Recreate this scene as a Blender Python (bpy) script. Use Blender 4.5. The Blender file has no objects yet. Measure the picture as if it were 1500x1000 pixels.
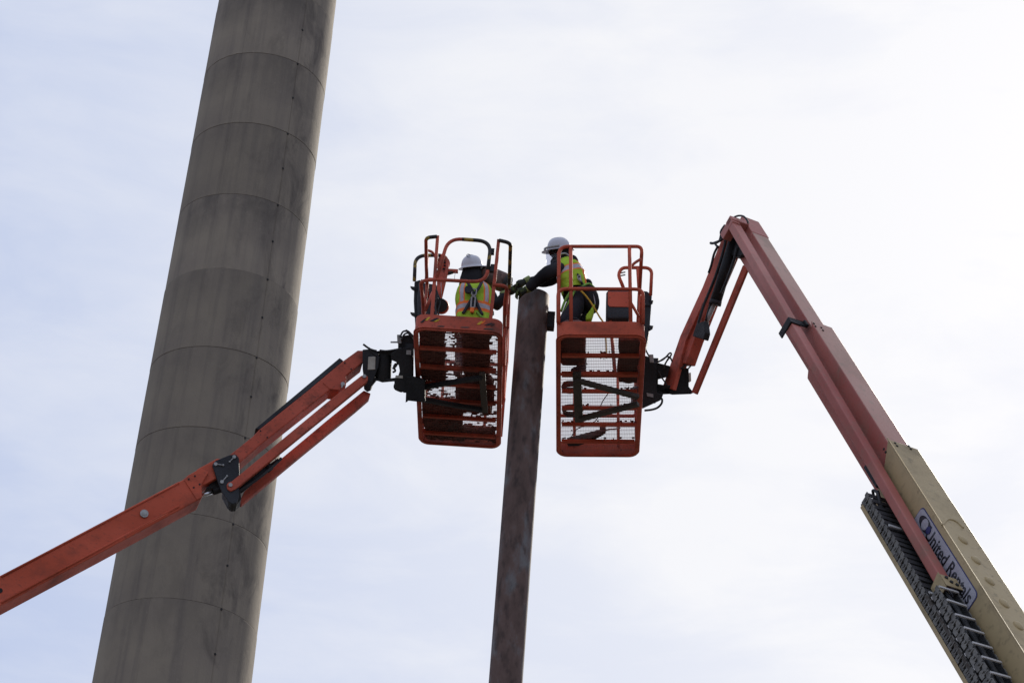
import bpy, bmesh, math, random
from math import sin, cos, radians, pi, sqrt, atan2
from mathutils import Vector, Matrix, noise
random.seed(7)
scene = bpy.context.scene
COL = scene.collection
# ------------------------------------------------------------------ camera
FPX, PITCH, ROLL = 3315.0, radians(31), radians(4.5)     # focal length in pixels of a 1500 px wide frame
CAM = Vector((0, 0, 1.6))
CF = Vector((0, cos(PITCH), sin(PITCH)))
U0 = Vector((0, -sin(PITCH), cos(PITCH)))
R0 = Vector((1, 0, 0))
CU = U0 * cos(ROLL) - R0 * sin(ROLL)
CR = R0 * cos(ROLL) + U0 * sin(ROLL)
cam_data = bpy.data.cameras.new('camera')
cam = bpy.data.objects.new('camera', cam_data)
COL.objects.link(cam)
cam.matrix_world = Matrix(((CR.x, CU.x, -CF.x, CAM.x), (CR.y, CU.y, -CF.y, CAM.y), (CR.z, CU.z, -CF.z, CAM.z), (0, 0, 0, 1)))
cam_data.sensor_width = 36.0
cam_data.lens = FPX / 1500.0 * 36.0
cam_data.clip_start = 0.1
cam_data.clip_end = 6000
scene.camera = cam
# ------------------------------------------------------------------ world and sun
SUN_AZ, SUN_EL = radians(25), radians(35)                # behind the machines, to the right
SUND = Vector((sin(SUN_AZ) * cos(SUN_EL), cos(SUN_AZ) * cos(SUN_EL), sin(SUN_EL)))
world = bpy.data.worlds.new('World')
scene.world = world
world.use_nodes = True
nt = world.node_tree
nt.nodes.clear()
N = nt.nodes.new
L = nt.links.new
wout = N('ShaderNodeOutputWorld')
bgn = N('ShaderNodeBackground'); bgn.inputs['Strength'].default_value = 0.1
sky = N('ShaderNodeTexSky'); sky.sky_type = 'NISHITA'; sky.sun_disc = False
sky.sun_elevation = SUN_EL; sky.sun_rotation = SUN_AZ
sky.air_density = 1.0; sky.dust_density = 2.0
L(sky.outputs[0], bgn.inputs['Color'])
tc = N('ShaderNodeTexCoord')
dot = N('ShaderNodeVectorMath'); dot.operation = 'DOT_PRODUCT'; dot.inputs[1].default_value = SUND
L(tc.outputs['Generated'], dot.inputs[0])
glow = N('ShaderNodeMapRange'); glow.interpolation_type = 'SMOOTHSTEP'
glow.inputs['From Min'].default_value = 0.78; glow.inputs['From Max'].default_value = 0.99
glow.inputs['To Min'].default_value = 0.0; glow.inputs['To Max'].default_value = 1.0
L(dot.outputs['Value'], glow.inputs['Value'])
mp = N('ShaderNodeMapping'); mp.inputs['Scale'].default_value = (1.0, 1.0, 2.2); mp.inputs['Rotation'].default_value = (0.25, 0.1, 0.3)
L(tc.outputs['Generated'], mp.inputs['Vector'])
n1 = N('ShaderNodeTexNoise'); n1.inputs['Scale'].default_value = 4.3; n1.inputs['Detail'].default_value = 7; n1.inputs['Roughness'].default_value = 0.5; n1.inputs['Distortion'].default_value = 0.5
L(mp.outputs[0], n1.inputs['Vector'])
cr = N('ShaderNodeMapRange'); cr.interpolation_type = 'SMOOTHSTEP'
cr.inputs['From Min'].default_value = 0.30; cr.inputs['From Max'].default_value = 0.68
cr.inputs['To Min'].default_value = 0.0; cr.inputs['To Max'].default_value = 1.0
L(n1.outputs['Fac'], cr.inputs['Value'])
# cloud brightness follows the aureole round the sun, as light through thin cloud does
cb = N('ShaderNodeMix'); cb.data_type = 'RGBA'
cb.inputs[6].default_value = (0.36, 0.45, 0.70, 1); cb.inputs[7].default_value = (0.98, 0.985, 1.03, 1)
L(glow.outputs[0], cb.inputs[0])
cl = N('ShaderNodeMix'); cl.data_type = 'RGBA'
cl.inputs[6].default_value = (0.53, 0.62, 0.86, 1); cl.inputs[7].default_value = (0.95, 0.96, 1.0, 1)
ad = N('ShaderNodeMath'); ad.operation = 'MULTIPLY_ADD'; ad.inputs[1].default_value = 0.20
L(cr.outputs[0], ad.inputs[0])
mp2 = N('ShaderNodeMapping'); mp2.inputs['Scale'].default_value = (1.0, 1.0, 3.2); mp2.inputs['Rotation'].default_value = (0.1, 0.30, 0.0)
L(tc.outputs['Generated'], mp2.inputs['Vector'])
n2w = N('ShaderNodeTexNoise'); n2w.inputs['Scale'].default_value = 8.5; n2w.inputs['Detail'].default_value = 9; n2w.inputs['Roughness'].default_value = 0.58; n2w.inputs['Distortion'].default_value = 0.4
L(mp2.outputs[0], n2w.inputs['Vector'])
wsp = N('ShaderNodeMapRange'); wsp.inputs['From Min'].default_value = 0.40; wsp.inputs['From Max'].default_value = 0.72; wsp.inputs['To Max'].default_value = 0.27
L(n2w.outputs['Fac'], wsp.inputs['Value'])
gl2 = N('ShaderNodeMath'); gl2.operation = 'MULTIPLY'; gl2.inputs[1].default_value = 0.80
gl3 = N('ShaderNodeMath'); gl3.operation = 'ADD'
L(glow.outputs[0], gl2.inputs[0]); L(gl2.outputs[0], gl3.inputs[0]); L(wsp.outputs[0], gl3.inputs[1]); L(gl3.outputs[0], ad.inputs[2])
L(ad.outputs[0], cl.inputs[0])
bgc = N('ShaderNodeBackground'); bgc.inputs['Strength'].default_value = 0.96
L(cl.outputs[2], bgc.inputs['Color'])
mixs = N('ShaderNodeMixShader'); mixs.inputs[0].default_value = 0.94
L(bgn.outputs[0], mixs.inputs[1]); L(bgc.outputs[0], mixs.inputs[2]); L(mixs.outputs[0], wout.inputs['Surface'])
sl = bpy.data.lights.new('sun', 'SUN'); sl.energy = 4.2; sl.angle = radians(3); sl.color = (1.0, 0.93, 0.82)
so = bpy.data.objects.new('sun', sl); COL.objects.link(so)
so.rotation_euler = (-SUND).to_track_quat('-Z', 'Y').to_euler(); so.location = (30, 40, 60)
scene.view_settings.view_transform = 'Standard'; scene.view_settings.look = 'None'
scene.view_settings.exposure = 0.0; scene.view_settings.gamma = 1.0; scene.view_settings.use_curve_mapping = False

# ------------------------------------------------------------------ pixel <-> place
def ray(px, py):
    return (CF + CR * ((px - 750) / FPX) + CU * ((500 - py) / FPX)).normalized()
def at(px, py, d):
    return CAM + ray(px, py) * d
def onplane(px, py, p0, n):
    r = ray(px, py)
    return CAM + r * ((p0 - CAM).dot(n) / r.dot(n))

# ------------------------------------------------------------------ materials
def nodes_mat(name):
    m = bpy.data.materials.new(name); m.use_nodes = True
    t = m.node_tree; b = t.nodes['Principled BSDF']
    return m, t, b
def paint(name, c, dirt=(0.06, 0.04, 0.035), amount=0.5, rough=0.5, scale=3.0, fade=None, bump=0.02, stretch=(1, 1, 1), metallic=0.0, spec=0.4):
    m, t, b = nodes_mat(name)
    tc = t.nodes.new('ShaderNodeTexCoord'); mp = t.nodes.new('ShaderNodeMapping'); mp.inputs['Scale'].default_value = stretch
    t.links.new(tc.outputs['Object'], mp.inputs[0])
    n1 = t.nodes.new('ShaderNodeTexNoise'); n1.inputs['Scale'].default_value = scale; n1.inputs['Detail'].default_value = 10; n1.inputs['Roughness'].default_value = 0.65
    n2 = t.nodes.new('ShaderNodeTexNoise'); n2.inputs['Scale'].default_value = scale * 9; n2.inputs['Detail'].default_value = 6
    n3 = t.nodes.new('ShaderNodeTexNoise'); n3.inputs['Scale'].default_value = scale * 0.35; n3.inputs['Detail'].default_value = 3
    for n in (n1, n2, n3): t.links.new(mp.outputs[0], n.inputs['Vector'])
    r1 = t.nodes.new('ShaderNodeMapRange'); r1.inputs['From Min'].default_value = 0.5; r1.inputs['From Max'].default_value = 0.72; r1.inputs['To Max'].default_value = amount
    t.links.new(n1.outputs['Fac'], r1.inputs['Value'])
    r2 = t.nodes.new('ShaderNodeMapRange'); r2.inputs['From Min'].default_value = 0.58; r2.inputs['From Max'].default_value = 0.72; r2.inputs['To Max'].default_value = amount * 0.7
    t.links.new(n2.outputs['Fac'], r2.inputs['Value'])
    f = fade or tuple(min(1, x * 1.35 + 0.02) for x in c)
    m1 = t.nodes.new('ShaderNodeMix'); m1.data_type = 'RGBA'; m1.inputs[6].default_value = (*c, 1); m1.inputs[7].default_value = (*f, 1)
    r3 = t.nodes.new('ShaderNodeMapRange'); r3.inputs['From Min'].default_value = 0.35; r3.inputs['From Max'].default_value = 0.65
    t.links.new(n3.outputs['Fac'], r3.inputs['Value']); t.links.new(r3.outputs[0], m1.inputs[0])
    m2 = t.nodes.new('ShaderNodeMix'); m2.data_type = 'RGBA'; m2.inputs[7].default_value = (*dirt, 1)
    t.links.new(m1.outputs[2], m2.inputs[6]); t.links.new(r1.outputs[0], m2.inputs[0])
    m3 = t.nodes.new('ShaderNodeMix'); m3.data_type = 'RGBA'; m3.inputs[7].default_value = (*dirt, 1)
    t.links.new(m2.outputs[2], m3.inputs[6]); t.links.new(r2.outputs[0], m3.inputs[0])
    t.links.new(m3.outputs[2], b.inputs['Base Color'])
    rr = t.nodes.new('ShaderNodeMapRange'); rr.inputs['To Min'].default_value = max(0.05, rough - 0.15); rr.inputs['To Max'].default_value = min(1, rough + 0.2)
    t.links.new(n1.outputs['Fac'], rr.inputs['Value']); t.links.new(rr.outputs[0], b.inputs['Roughness'])
    bp = t.nodes.new('ShaderNodeBump'); bp.inputs['Strength'].default_value = 0.35; bp.inputs['Distance'].default_value = bump
    t.links.new(n2.outputs['Fac'], bp.inputs['Height']); t.links.new(bp.outputs[0], b.inputs['Normal'])
    b.inputs['Metallic'].default_value = metallic
    b.inputs['Specular IOR Level'].default_value = spec
    return m
M = {}
M['orange'] = paint('orange_paint', (0.46, 0.078, 0.036), dirt=(0.11, 0.045, 0.033), amount=0.6, rough=0.6, scale=2.6, bump=0.004, stretch=(1, 1, 1.6), spec=0.22)
M['orange_b'] = paint('worn_orange_paint', (0.40, 0.073, 0.040), dirt=(0.08, 0.04, 0.03), amount=0.85, rough=0.62, scale=4.0, bump=0.004, spec=0.2)
M['faded'] = paint('faded_red_paint', (0.33, 0.072, 0.052), dirt=(0.22, 0.15, 0.10), fade=(0.50, 0.18, 0.14), amount=0.55, rough=0.50, scale=1.6, bump=0.003, spec=0.45)
M['lit_top'] = paint('lit_faded_top_plate', (0.44, 0.20, 0.15), dirt=(0.30, 0.22, 0.15), fade=(0.52, 0.30, 0.22), amount=0.8, rough=0.5, scale=1.8, bump=0.003, stretch=(1, 1, 0.6), spec=0.45)  # paler tan copy of the faded red: brighter light on top plates painted in
M['beige'] = paint('beige_paint', (0.41, 0.30, 0.15), dirt=(0.17, 0.13, 0.07), fade=(0.48, 0.37, 0.195), amount=0.7, rough=0.55, scale=1.7, bump=0.003, spec=0.4)
M['black'] = paint('black_steel', (0.010, 0.010, 0.011), dirt=(0.04, 0.036, 0.032), amount=0.35, rough=0.6, scale=6, spec=0.2)
M['charcoal'] = paint('charcoal_plate', (0.018, 0.019, 0.023), dirt=(0.045, 0.04, 0.036), amount=0.3, rough=0.6, scale=5, spec=0.2)
M['brownsteel'] = paint('dirty_brown_steel', (0.045, 0.036, 0.028), dirt=(0.1, 0.08, 0.06), amount=0.5, rough=0.7, scale=7)
M['rubber'] = paint('black_rubber', (0.012, 0.012, 0.013), dirt=(0.04, 0.038, 0.035), amount=0.3, rough=0.6, scale=8)
M['chrome'] = paint('cylinder_rod', (0.55, 0.56, 0.58), dirt=(0.3, 0.3, 0.3), amount=0.2, rough=0.2, metallic=1.0)
M['galv'] = paint('grey_metal', (0.32, 0.32, 0.31), dirt=(0.12, 0.11, 0.1), amount=0.5, rough=0.5, scale=9)
M['label'] = paint('pale_label', (0.5, 0.48, 0.42), dirt=(0.2, 0.18, 0.15), amount=0.5, rough=0.6, scale=12)
M['tracklink'] = paint('grey_track_link', (0.075, 0.07, 0.064), dirt=(0.015, 0.015, 0.015), fade=(0.22, 0.21, 0.19), amount=0.9, rough=0.6, scale=9)
M['trackbar'] = paint('track_bar', (0.42, 0.40, 0.38), dirt=(0.2, 0.18, 0.16), amount=0.4, rough=0.4, scale=9)
M['mesh'] = paint('floor_mesh_paint', (0.36, 0.085, 0.055), dirt=(0.12, 0.1, 0.1), fade=(0.22, 0.16, 0.15), amount=0.7, rough=0.7, scale=5)
M['jacket'] = paint('black_cloth', (0.010, 0.010, 0.012), dirt=(0.03, 0.028, 0.028), amount=0.4, rough=0.95, scale=7, bump=0.012, spec=0.1)
M['jeans'] = paint('dark_work_trousers', (0.016, 0.016, 0.022), dirt=(0.05, 0.045, 0.04), amount=0.4, rough=0.95, scale=7, bump=0.012, spec=0.1)
M['skin'] = paint('skin', (0.36, 0.19, 0.13), dirt=(0.2, 0.1, 0.07), amount=0.2, rough=0.6)
M['lime'] = paint('lime_cloth', (0.32, 0.48, 0.035), dirt=(0.2, 0.28, 0.04), amount=0.35, rough=0.9, scale=9, bump=0.012, spec=0.1)
M['orangetape'] = paint('orange_tape', (0.85, 0.16, 0.02), amount=0.2, rough=0.7, scale=9)
M['silvertape'] = paint('reflective_tape', (0.36, 0.34, 0.36), amount=0.3, rough=0.5, scale=9)
M['hat'] = paint('white_hard_hat', (0.54, 0.53, 0.57), dirt=(0.3, 0.3, 0.32), fade=(0.62, 0.61, 0.64), amount=0.25, rough=0.35, scale=5, bump=0.001)
M['strap_y'] = paint('yellow_webbing', (0.55, 0.34, 0.03), dirt=(0.2, 0.13, 0.04), amount=0.5, rough=0.85, scale=14)
M['strap_k'] = paint('black_webbing', (0.014, 0.016, 0.022), amount=0.3, rough=0.9, scale=14)
M['strap_g'] = paint('green_webbing', (0.2, 0.42, 0.06), dirt=(0.02, 0.03, 0.02), amount=0.9, rough=0.85, scale=20)
M['glove'] = paint('work_glove', (0.02, 0.022, 0.02), dirt=(0.2, 0.27, 0.06), amount=0.8, rough=0.85, scale=11, spec=0.1)
M['cuff'] = paint('glove_cuff', (0.22, 0.27, 0.09), dirt=(0.1, 0.1, 0.06), amount=0.6, rough=0.85, scale=14)
M['clutter'] = paint('dark_matting', (0.13, 0.050, 0.042), dirt=(0.26, 0.11, 0.09), amount=0.9, rough=0.9, scale=6)
M['blue'] = paint('navy_print', (0.02, 0.025, 0.12), amount=0.1, rough=0.5)
M['decal'] = paint('white_decal', (0.33, 0.32, 0.36), dirt=(0.25, 0.24, 0.27), amount=0.4, rough=0.5, scale=4)
M['ink'] = paint('black_print', (0.012, 0.012, 0.02), amount=0.0, rough=0.5)
M['hole'] = paint('bolt_hole', (0.01, 0.008, 0.008), amount=0.0, rough=0.8)
M['tyre'] = M['rubber']

def tape_mat():
    m, t, b = nodes_mat('hazard_tape')
    tc = t.nodes.new('ShaderNodeTexCoord')
    w = t.nodes.new('ShaderNodeTexWave'); w.wave_type = 'BANDS'; w.bands_direction = 'DIAGONAL'; w.inputs['Scale'].default_value = 2.6; w.inputs['Distortion'].default_value = 1.5; w.inputs['Detail'].default_value = 2
    n = t.nodes.new('ShaderNodeTexNoise'); n.inputs['Scale'].default_value = 14; n.inputs['Detail'].default_value = 4
    t.links.new(tc.outputs['Object'], w.inputs['Vector']); t.links.new(tc.outputs['Object'], n.inputs['Vector'])
    mu = t.nodes.new('ShaderNodeMath'); mu.operation = 'GREATER_THAN'; mu.inputs[1].default_value = 0.62
    t.links.new(w.outputs['Fac'], mu.inputs[0])
    mn = t.nodes.new('ShaderNodeMapRange'); mn.inputs['From Min'].default_value = 0.42; mn.inputs['From Max'].default_value = 0.58
    t.links.new(n.outputs['Fac'], mn.inputs['Value'])
    m2 = t.nodes.new('ShaderNodeMath'); m2.operation = 'MULTIPLY'
    t.links.new(mu.outputs[0], m2.inputs[0]); t.links.new(mn.outputs[0], m2.inputs[1])
    mx = t.nodes.new('ShaderNodeMix'); mx.data_type = 'RGBA'; mx.inputs[6].default_value = (0.02, 0.016, 0.014, 1); mx.inputs[7].default_value = (0.42, 0.28, 0.04, 1)
    t.links.new(m2.outputs[0], mx.inputs[0]); t.links.new(mx.outputs[2], b.inputs['Base Color'])
    b.inputs['Roughness'].default_value = 0.6
    return m
M['tape'] = tape_mat()

def glass_mat():
    m, t, b = nodes_mat('clear_visor')
    tr = t.nodes.new('ShaderNodeBsdfTransparent'); tr.inputs[0].default_value = (0.86, 0.87, 0.91, 1)
    gl = t.nodes.new('ShaderNodeBsdfGlossy'); gl.inputs['Roughness'].default_value = 0.08
    mx = t.nodes.new('ShaderNodeMixShader'); mx.inputs[0].default_value = 0.03
    t.links.new(tr.outputs[0], mx.inputs[1]); t.links.new(gl.outputs[0], mx.inputs[2]); t.links.new(mx.outputs[0], t.nodes['Material Output'].inputs['Surface'])
    return m
M['visor'] = glass_mat()

def concrete_mat():
    m, t, b = nodes_mat('weathered_concrete')
    nd = t.nodes.new; ln = t.links.new
    tc = nd('ShaderNodeTexCoord')
    def noise_(scale, detail, sc, rough=0.55, off=0.0):
        mp = nd('ShaderNodeMapping'); mp.inputs['Scale'].default_value = sc; mp.inputs['Location'].default_value = (off, off, off)
        ln(tc.outputs['Object'], mp.inputs[0])
        n = nd('ShaderNodeTexNoise'); n.inputs['Scale'].default_value = scale; n.inputs['Detail'].default_value = detail; n.inputs['Roughness'].default_value = rough
        ln(mp.outputs[0], n.inputs['Vector']); return n
    def rng(src, a, b_, c=0.0, d=1.0):
        r = nd('ShaderNodeMapRange'); r.inputs['From Min'].default_value = a; r.inputs['From Max'].default_value = b_
        r.inputs['To Min'].default_value = c; r.inputs['To Max'].default_value = d; ln(src, r.inputs['Value']); return r
    streak = noise_(1.0, 9, (2.6, 2.6, 0.10), 0.62)
    blot = noise_(0.55, 9, (1, 1, 0.55), 0.6)
    fine = noise_(5.0, 8, (1, 1, 1), 0.7)
    warm = noise_(0.25, 4, (1, 1, 1.3), 0.5, 9.0)
    c0 = nd('ShaderNodeMix'); c0.data_type = 'RGBA'; c0.inputs[6].default_value = (0.234, 0.196, 0.156, 1); c0.inputs[7].default_value = (0.300, 0.253, 0.188, 1)
    ln(rng(warm.outputs['Fac'], 0.35, 0.65).outputs[0], c0.inputs[0])
    c1 = nd('ShaderNodeMix'); c1.data_type = 'RGBA'; c1.inputs[7].default_value = (0.125, 0.108, 0.098, 1)
    ln(c0.outputs[2], c1.inputs[6]); ln(rng(streak.outputs['Fac'], 0.48, 0.70, 0, 0.42).outputs[0], c1.inputs[0])
    # grime that hangs below each construction joint and thins out downwards
    sp = nd('ShaderNodeSeparateXYZ'); ln(tc.outputs['Object'], sp.inputs[0])
    zz = nd('ShaderNodeMath'); zz.operation = 'SUBTRACT'; zz.inputs[1].default_value = 0.0; ln(sp.outputs['Z'], zz.inputs[0])
    md = nd('ShaderNodeMath'); md.operation = 'FLOORED_MODULO'; md.inputs[1].default_value = 1000.0; ln(zz.outputs[0], md.inputs[0])
    fr = rng(md.outputs[0], 1.2, 3.7, 0.0, 1.0)
    jn = nd('ShaderNodeMath'); jn.operation = 'MULTIPLY'; ln(fr.outputs[0], jn.inputs[0]); ln(rng(blot.outputs['Fac'], 0.38, 0.60).outputs[0], jn.inputs[1])
    jn2 = nd('ShaderNodeMath'); jn2.operation = 'MULTIPLY'; ln(jn.outputs[0], jn2.inputs[0])
    oi0 = nd('ShaderNodeObjectInfo'); sc_ = rng(oi0.outputs['Random'], 0, 1, 0.15, 0.95); ln(sc_.outputs[0], jn2.inputs[1])
    c2 = nd('ShaderNodeMix'); c2.data_type = 'RGBA'; c2.inputs[7].default_value = (0.078, 0.068, 0.062, 1)
    ln(c1.outputs[2], c2.inputs[6]); ln(jn2.outputs[0], c2.inputs[0])
    mpx = nd('ShaderNodeMapping'); ln(tc.outputs['Object'], mpx.inputs[0]); cx = nd('ShaderNodeCombineXYZ'); ln(rng(oi0.outputs['Random'], 0, 1, 0, 40).outputs[0], cx.inputs[0]); ln(cx.outputs[0], mpx.inputs['Location'])
    mpx.inputs['Scale'].default_value = (0.85, 0.85, 0.38)
    st = nd('ShaderNodeTexNoise'); st.inputs['Scale'].default_value = 1.0; st.inputs['Detail'].default_value = 10; st.inputs['Roughness'].default_value = 0.68; st.inputs['Distortion'].default_value = 0.6; ln(mpx.outputs[0], st.inputs['Vector'])
    side = rng(sp.outputs['X'], 0.0, 2.0, 0.25, 1.0)
    sm_ = nd('ShaderNodeMath'); sm_.operation = 'MULTIPLY'; ln(rng(st.outputs['Fac'], 0.50, 0.66, 0, 0.75).outputs[0], sm_.inputs[0]); ln(side.outputs[0], sm_.inputs[1])
    c25 = nd('ShaderNodeMix'); c25.data_type = 'RGBA'; c25.inputs[7].default_value = (0.090, 0.076, 0.066, 1); ln(c2.outputs[2], c25.inputs[6]); ln(sm_.outputs[0], c25.inputs[0])
    c3 = nd('ShaderNodeMix'); c3.data_type = 'RGBA'; c3.inputs[7].default_value = (0.31, 0.265, 0.21, 1)
    ln(c25.outputs[2], c3.inputs[6]); ln(rng(fine.outputs['Fac'], 0.58, 0.8, 0, 0.5).outputs[0], c3.inputs[0])
    # each lift was poured from its own batch
    oi = nd('ShaderNodeObjectInfo')
    hs = nd('ShaderNodeHueSaturation'); ln(c3.outputs[2], hs.inputs['Color']); ln(rng(oi.outputs['Random'], 0, 1, 0.88, 1.12).outputs[0], hs.inputs['Value'])
    ln(hs.outputs[0], b.inputs['Base Color'])
    b.inputs['Roughness'].default_value = 0.9; b.inputs['Specular IOR Level'].default_value = 0.2
    bp = nd('ShaderNodeBump'); bp.inputs['Strength'].default_value = 0.4; bp.inputs['Distance'].default_value = 0.03
    ln(fine.outputs['Fac'], bp.inputs['Height']); ln(bp.outputs[0], b.inputs['Normal'])
    return m
M['concrete'] = concrete_mat()

def rust_mat(name, a, b_, c, s=2.0):
    m, t, b = nodes_mat(name); nd = t.nodes.new; ln = t.links.new
    tc = nd('ShaderNodeTexCoord'); mp = nd('ShaderNodeMapping'); mp.inputs['Scale'].default_value = (1, 1, 0.45); ln(tc.outputs['Object'], mp.inputs[0])
    n1 = nd('ShaderNodeTexNoise'); n1.inputs['Scale'].default_value = 2.4 * s; n1.inputs['Detail'].default_value = 10; n1.inputs['Roughness'].default_value = 0.65
    n2 = nd('ShaderNodeTexNoise'); n2.inputs['Scale'].default_value = 6.5 * s; n2.inputs['Detail'].default_value = 7
    for n in (n1, n2): ln(mp.outputs[0], n.inputs['Vector'])
    cr_ = nd('ShaderNodeValToRGB'); e = cr_.color_ramp.elements
    e[0].position = 0.36; e[0].color = (*a, 1); e[1].position = 0.52; e[1].color = (*b_, 1)
    x = e.new(0.66); x.color = (*c, 1)
    ln(n1.outputs['Fac'], cr_.inputs[0])
    mx = nd('ShaderNodeMix'); mx.data_type = 'RGBA'; mx.inputs[7].default_value = (0.035, 0.026, 0.024, 1)
    r = nd('ShaderNodeMapRange'); r.inputs['From Min'].default_value = 0.5; r.inputs['From Max'].default_value = 0.7; r.inputs['To Max'].default_value = 0.7
    ln(n2.outputs['Fac'], r.inputs['Value']); ln(r.outputs[0], mx.inputs[0]); ln(cr_.outputs[0], mx.inputs[6])
    ln(mx.outputs[2], b.inputs['Base Color']); b.inputs['Roughness'].default_value = 0.75; b.inputs['Specular IOR Level'].default_value = 0.25
    bp = nd('ShaderNodeBump'); bp.inputs['Strength'].default_value = 0.5; bp.inputs['Distance'].default_value = 0.006
    ln(n2.outputs['Fac'], bp.inputs['Height']); ln(bp.outputs[0], b.inputs['Normal'])
    return m
M['rust'] = rust_mat('rusty_steel', (0.095, 0.062, 0.052), (0.140, 0.092, 0.078), (0.165, 0.160, 0.160))
M['rust2'] = rust_mat('rusty_pipe_piece', (0.10, 0.068, 0.055), (0.15, 0.09, 0.075), (0.16, 0.13, 0.12), 4)

def ground_mat():
    m, t, b = nodes_mat('gravel_ground'); nd = t.nodes.new; ln = t.links.new
    tc = nd('ShaderNodeTexCoord'); n = nd('ShaderNodeTexNoise'); n.inputs['Scale'].default_value = 0.4; n.inputs['Detail'].default_value = 10
    n2 = nd('ShaderNodeTexVoronoi'); n2.inputs['Scale'].default_value = 18
    ln(tc.outputs['Object'], n.inputs['Vector']); ln(tc.outputs['Object'], n2.inputs['Vector'])
    c = nd('ShaderNodeMix'); c.data_type = 'RGBA'; c.inputs[6].default_value = (0.05, 0.045, 0.038, 1); c.inputs[7].default_value = (0.10, 0.088, 0.074, 1)
    ln(n.outputs['Fac'], c.inputs[0])
    c2 = nd('ShaderNodeMix'); c2.data_type = 'RGBA'; c2.blend_type = 'MULTIPLY'; c2.inputs[0].default_value = 0.5
    ln(c.outputs[2], c2.inputs[6]); ln(n2.outputs['Distance'], c2.inputs[7])
    ln(c.outputs[2], b.inputs['Base Color']); b.inputs['Roughness'].default_value = 0.95
    bp = nd('ShaderNodeBump'); bp.inputs['Distance'].default_value = 0.03; ln(n2.outputs['Distance'], bp.inputs['Height']); ln(bp.outputs[0], b.inputs['Normal'])
    return m
M['ground'] = ground_mat()

# ------------------------------------------------------------------ mesh builder
class MB:
    def __init__(s): s.v = []; s.f = []; s.m = []; s.sm = []
    def add(s, vs, fs, mi=0, smooth=False):
        b = len(s.v); s.v += [Vector(v) for v in vs]
        for f in fs: s.f.append([b + i for i in f]); s.m.append(mi); s.sm.append(smooth)
        return s
    def prism(s, pts, vec, mi=0):
        n = len(pts); vec = Vector(vec)
        vs = [Vector(p) for p in pts] + [Vector(p) + vec for p in pts]
        fs = [list(range(n)), list(range(2 * n - 1, n - 1, -1))] + [[i, i + n, (i + 1) % n + n, (i + 1) % n] for i in range(n)]
        return s.add(vs, fs, mi)
    def box(s, o, a, b, c, mi=0):
        o, a, b, c = map(Vector, (o, a, b, c))
        return s.prism([o, o + a, o + a + b, o + b], c, mi)
    def tube(s, pts, r, n=8, closed=False, mi=0, caps=True, flat=None):
        pts = [Vector(p) for p in pts]; k = len(pts)
        rs = r if isinstance(r, (list, tuple)) else [r] * k
        vs = []; fs = []; prev = None
        for i, p in enumerate(pts):
            if closed: t = pts[(i + 1) % k] - pts[i - 1]
            else: t = pts[min(i + 1, k - 1)] - pts[max(i - 1, 0)]
            if t.length < 1e-9: t = Vector((0, 0, 1))
            t.normalize()
            if prev is None:
                a = Vector((0, 0, 1)) if abs(t.z) < 0.9 else Vector((1, 0, 0))
                u = t.cross(a).normalized()
            else:
                u = (prev - t * prev.dot(t)).normalized()
            prev = u; w = t.cross(u)
            fx, fy = flat if flat else (1, 1)
            for j in range(n):
                an = 2 * pi * j / n
                vs.append(p + u * (cos(an) * rs[i] * fx) + w * (sin(an) * rs[i] * fy))
        m = k if closed else k - 1
        for i in range(m):
            for j in range(n):
                a_, b_ = i * n + j, i * n + (j + 1) % n
                c_, d_ = ((i + 1) % k) * n + (j + 1) % n, ((i + 1) % k) * n + j
                fs.append([a_, b_, c_, d_])
        s.add(vs, fs, mi, True)
        if caps and not closed:
            b = len(s.v) - len(vs)
            s.f += [[b + j for j in range(n)], [b + (k - 1) * n + j for j in range(n)]]; s.m += [mi, mi]; s.sm += [False, False]
        return s
    def cyl(s, a, b, r, n=16, mi=0, r2=None):
        return s.tube([a, b], [r, r if r2 is None else r2], n, mi=mi)
    def ball(s, c, rx, ry, rz, ax=None, n=16, k=10, mi=0):
        c = Vector(c); X, Y, Z = ax or (Vector((1, 0, 0)), Vector((0, 1, 0)), Vector((0, 0, 1)))
        vs = []; fs = []
        for i in range(k + 1):
            ph = pi * i / k
            for j in range(n):
                an = 2 * pi * j / n
                vs.append(c + X * (rx * sin(ph) * cos(an)) + Y * (ry * sin(ph) * sin(an)) + Z * (rz * cos(ph)))
        for i in range(k):
            for j in range(n): fs.append([i * n + j, i * n + (j + 1) % n, (i + 1) * n + (j + 1) % n, (i + 1) * n + j])
        return s.add(vs, fs, mi, True)
    def build(s, name, mats, parent=None, label=None, bevel=0.0, kind=None, loc=None, merge=True):
        base = Vector((0, 0, 0))
        if parent is not None: base = wloc(parent)
        org = Vector(loc) if loc is not None else base
        me = bpy.data.meshes.new(name)
        me.from_pydata([tuple(v - org) for v in s.v], [], s.f)
        if not isinstance(mats, (list, tuple)): mats = [mats]
        for m in mats: me.materials.append(m)
        me.polygons.foreach_set('material_index', s.m); me.polygons.foreach_set('use_smooth', s.sm)
        bm = bmesh.new(); bm.from_mesh(me)
        if merge: bmesh.ops.remove_doubles(bm, verts=bm.verts, dist=1e-6)
        bmesh.ops.recalc_face_normals(bm, faces=bm.faces); bm.to_mesh(me); bm.free()
        o = bpy.data.objects.new(name, me); COL.objects.link(o)
        if parent is not None: o.parent = parent
        o.location = org - base
        if label: o['label'] = label
        if kind: o['kind'] = kind
        if bevel:
            bv = o.modifiers.new('bevel', 'BEVEL'); bv.width = bevel; bv.segments = 2; bv.limit_method = 'ANGLE'; bv.angle_limit = radians(40)
        return o
def wloc(o):
    p = Vector((0, 0, 0))
    while o is not None: p = p + o.location; o = o.parent
    return p
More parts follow.
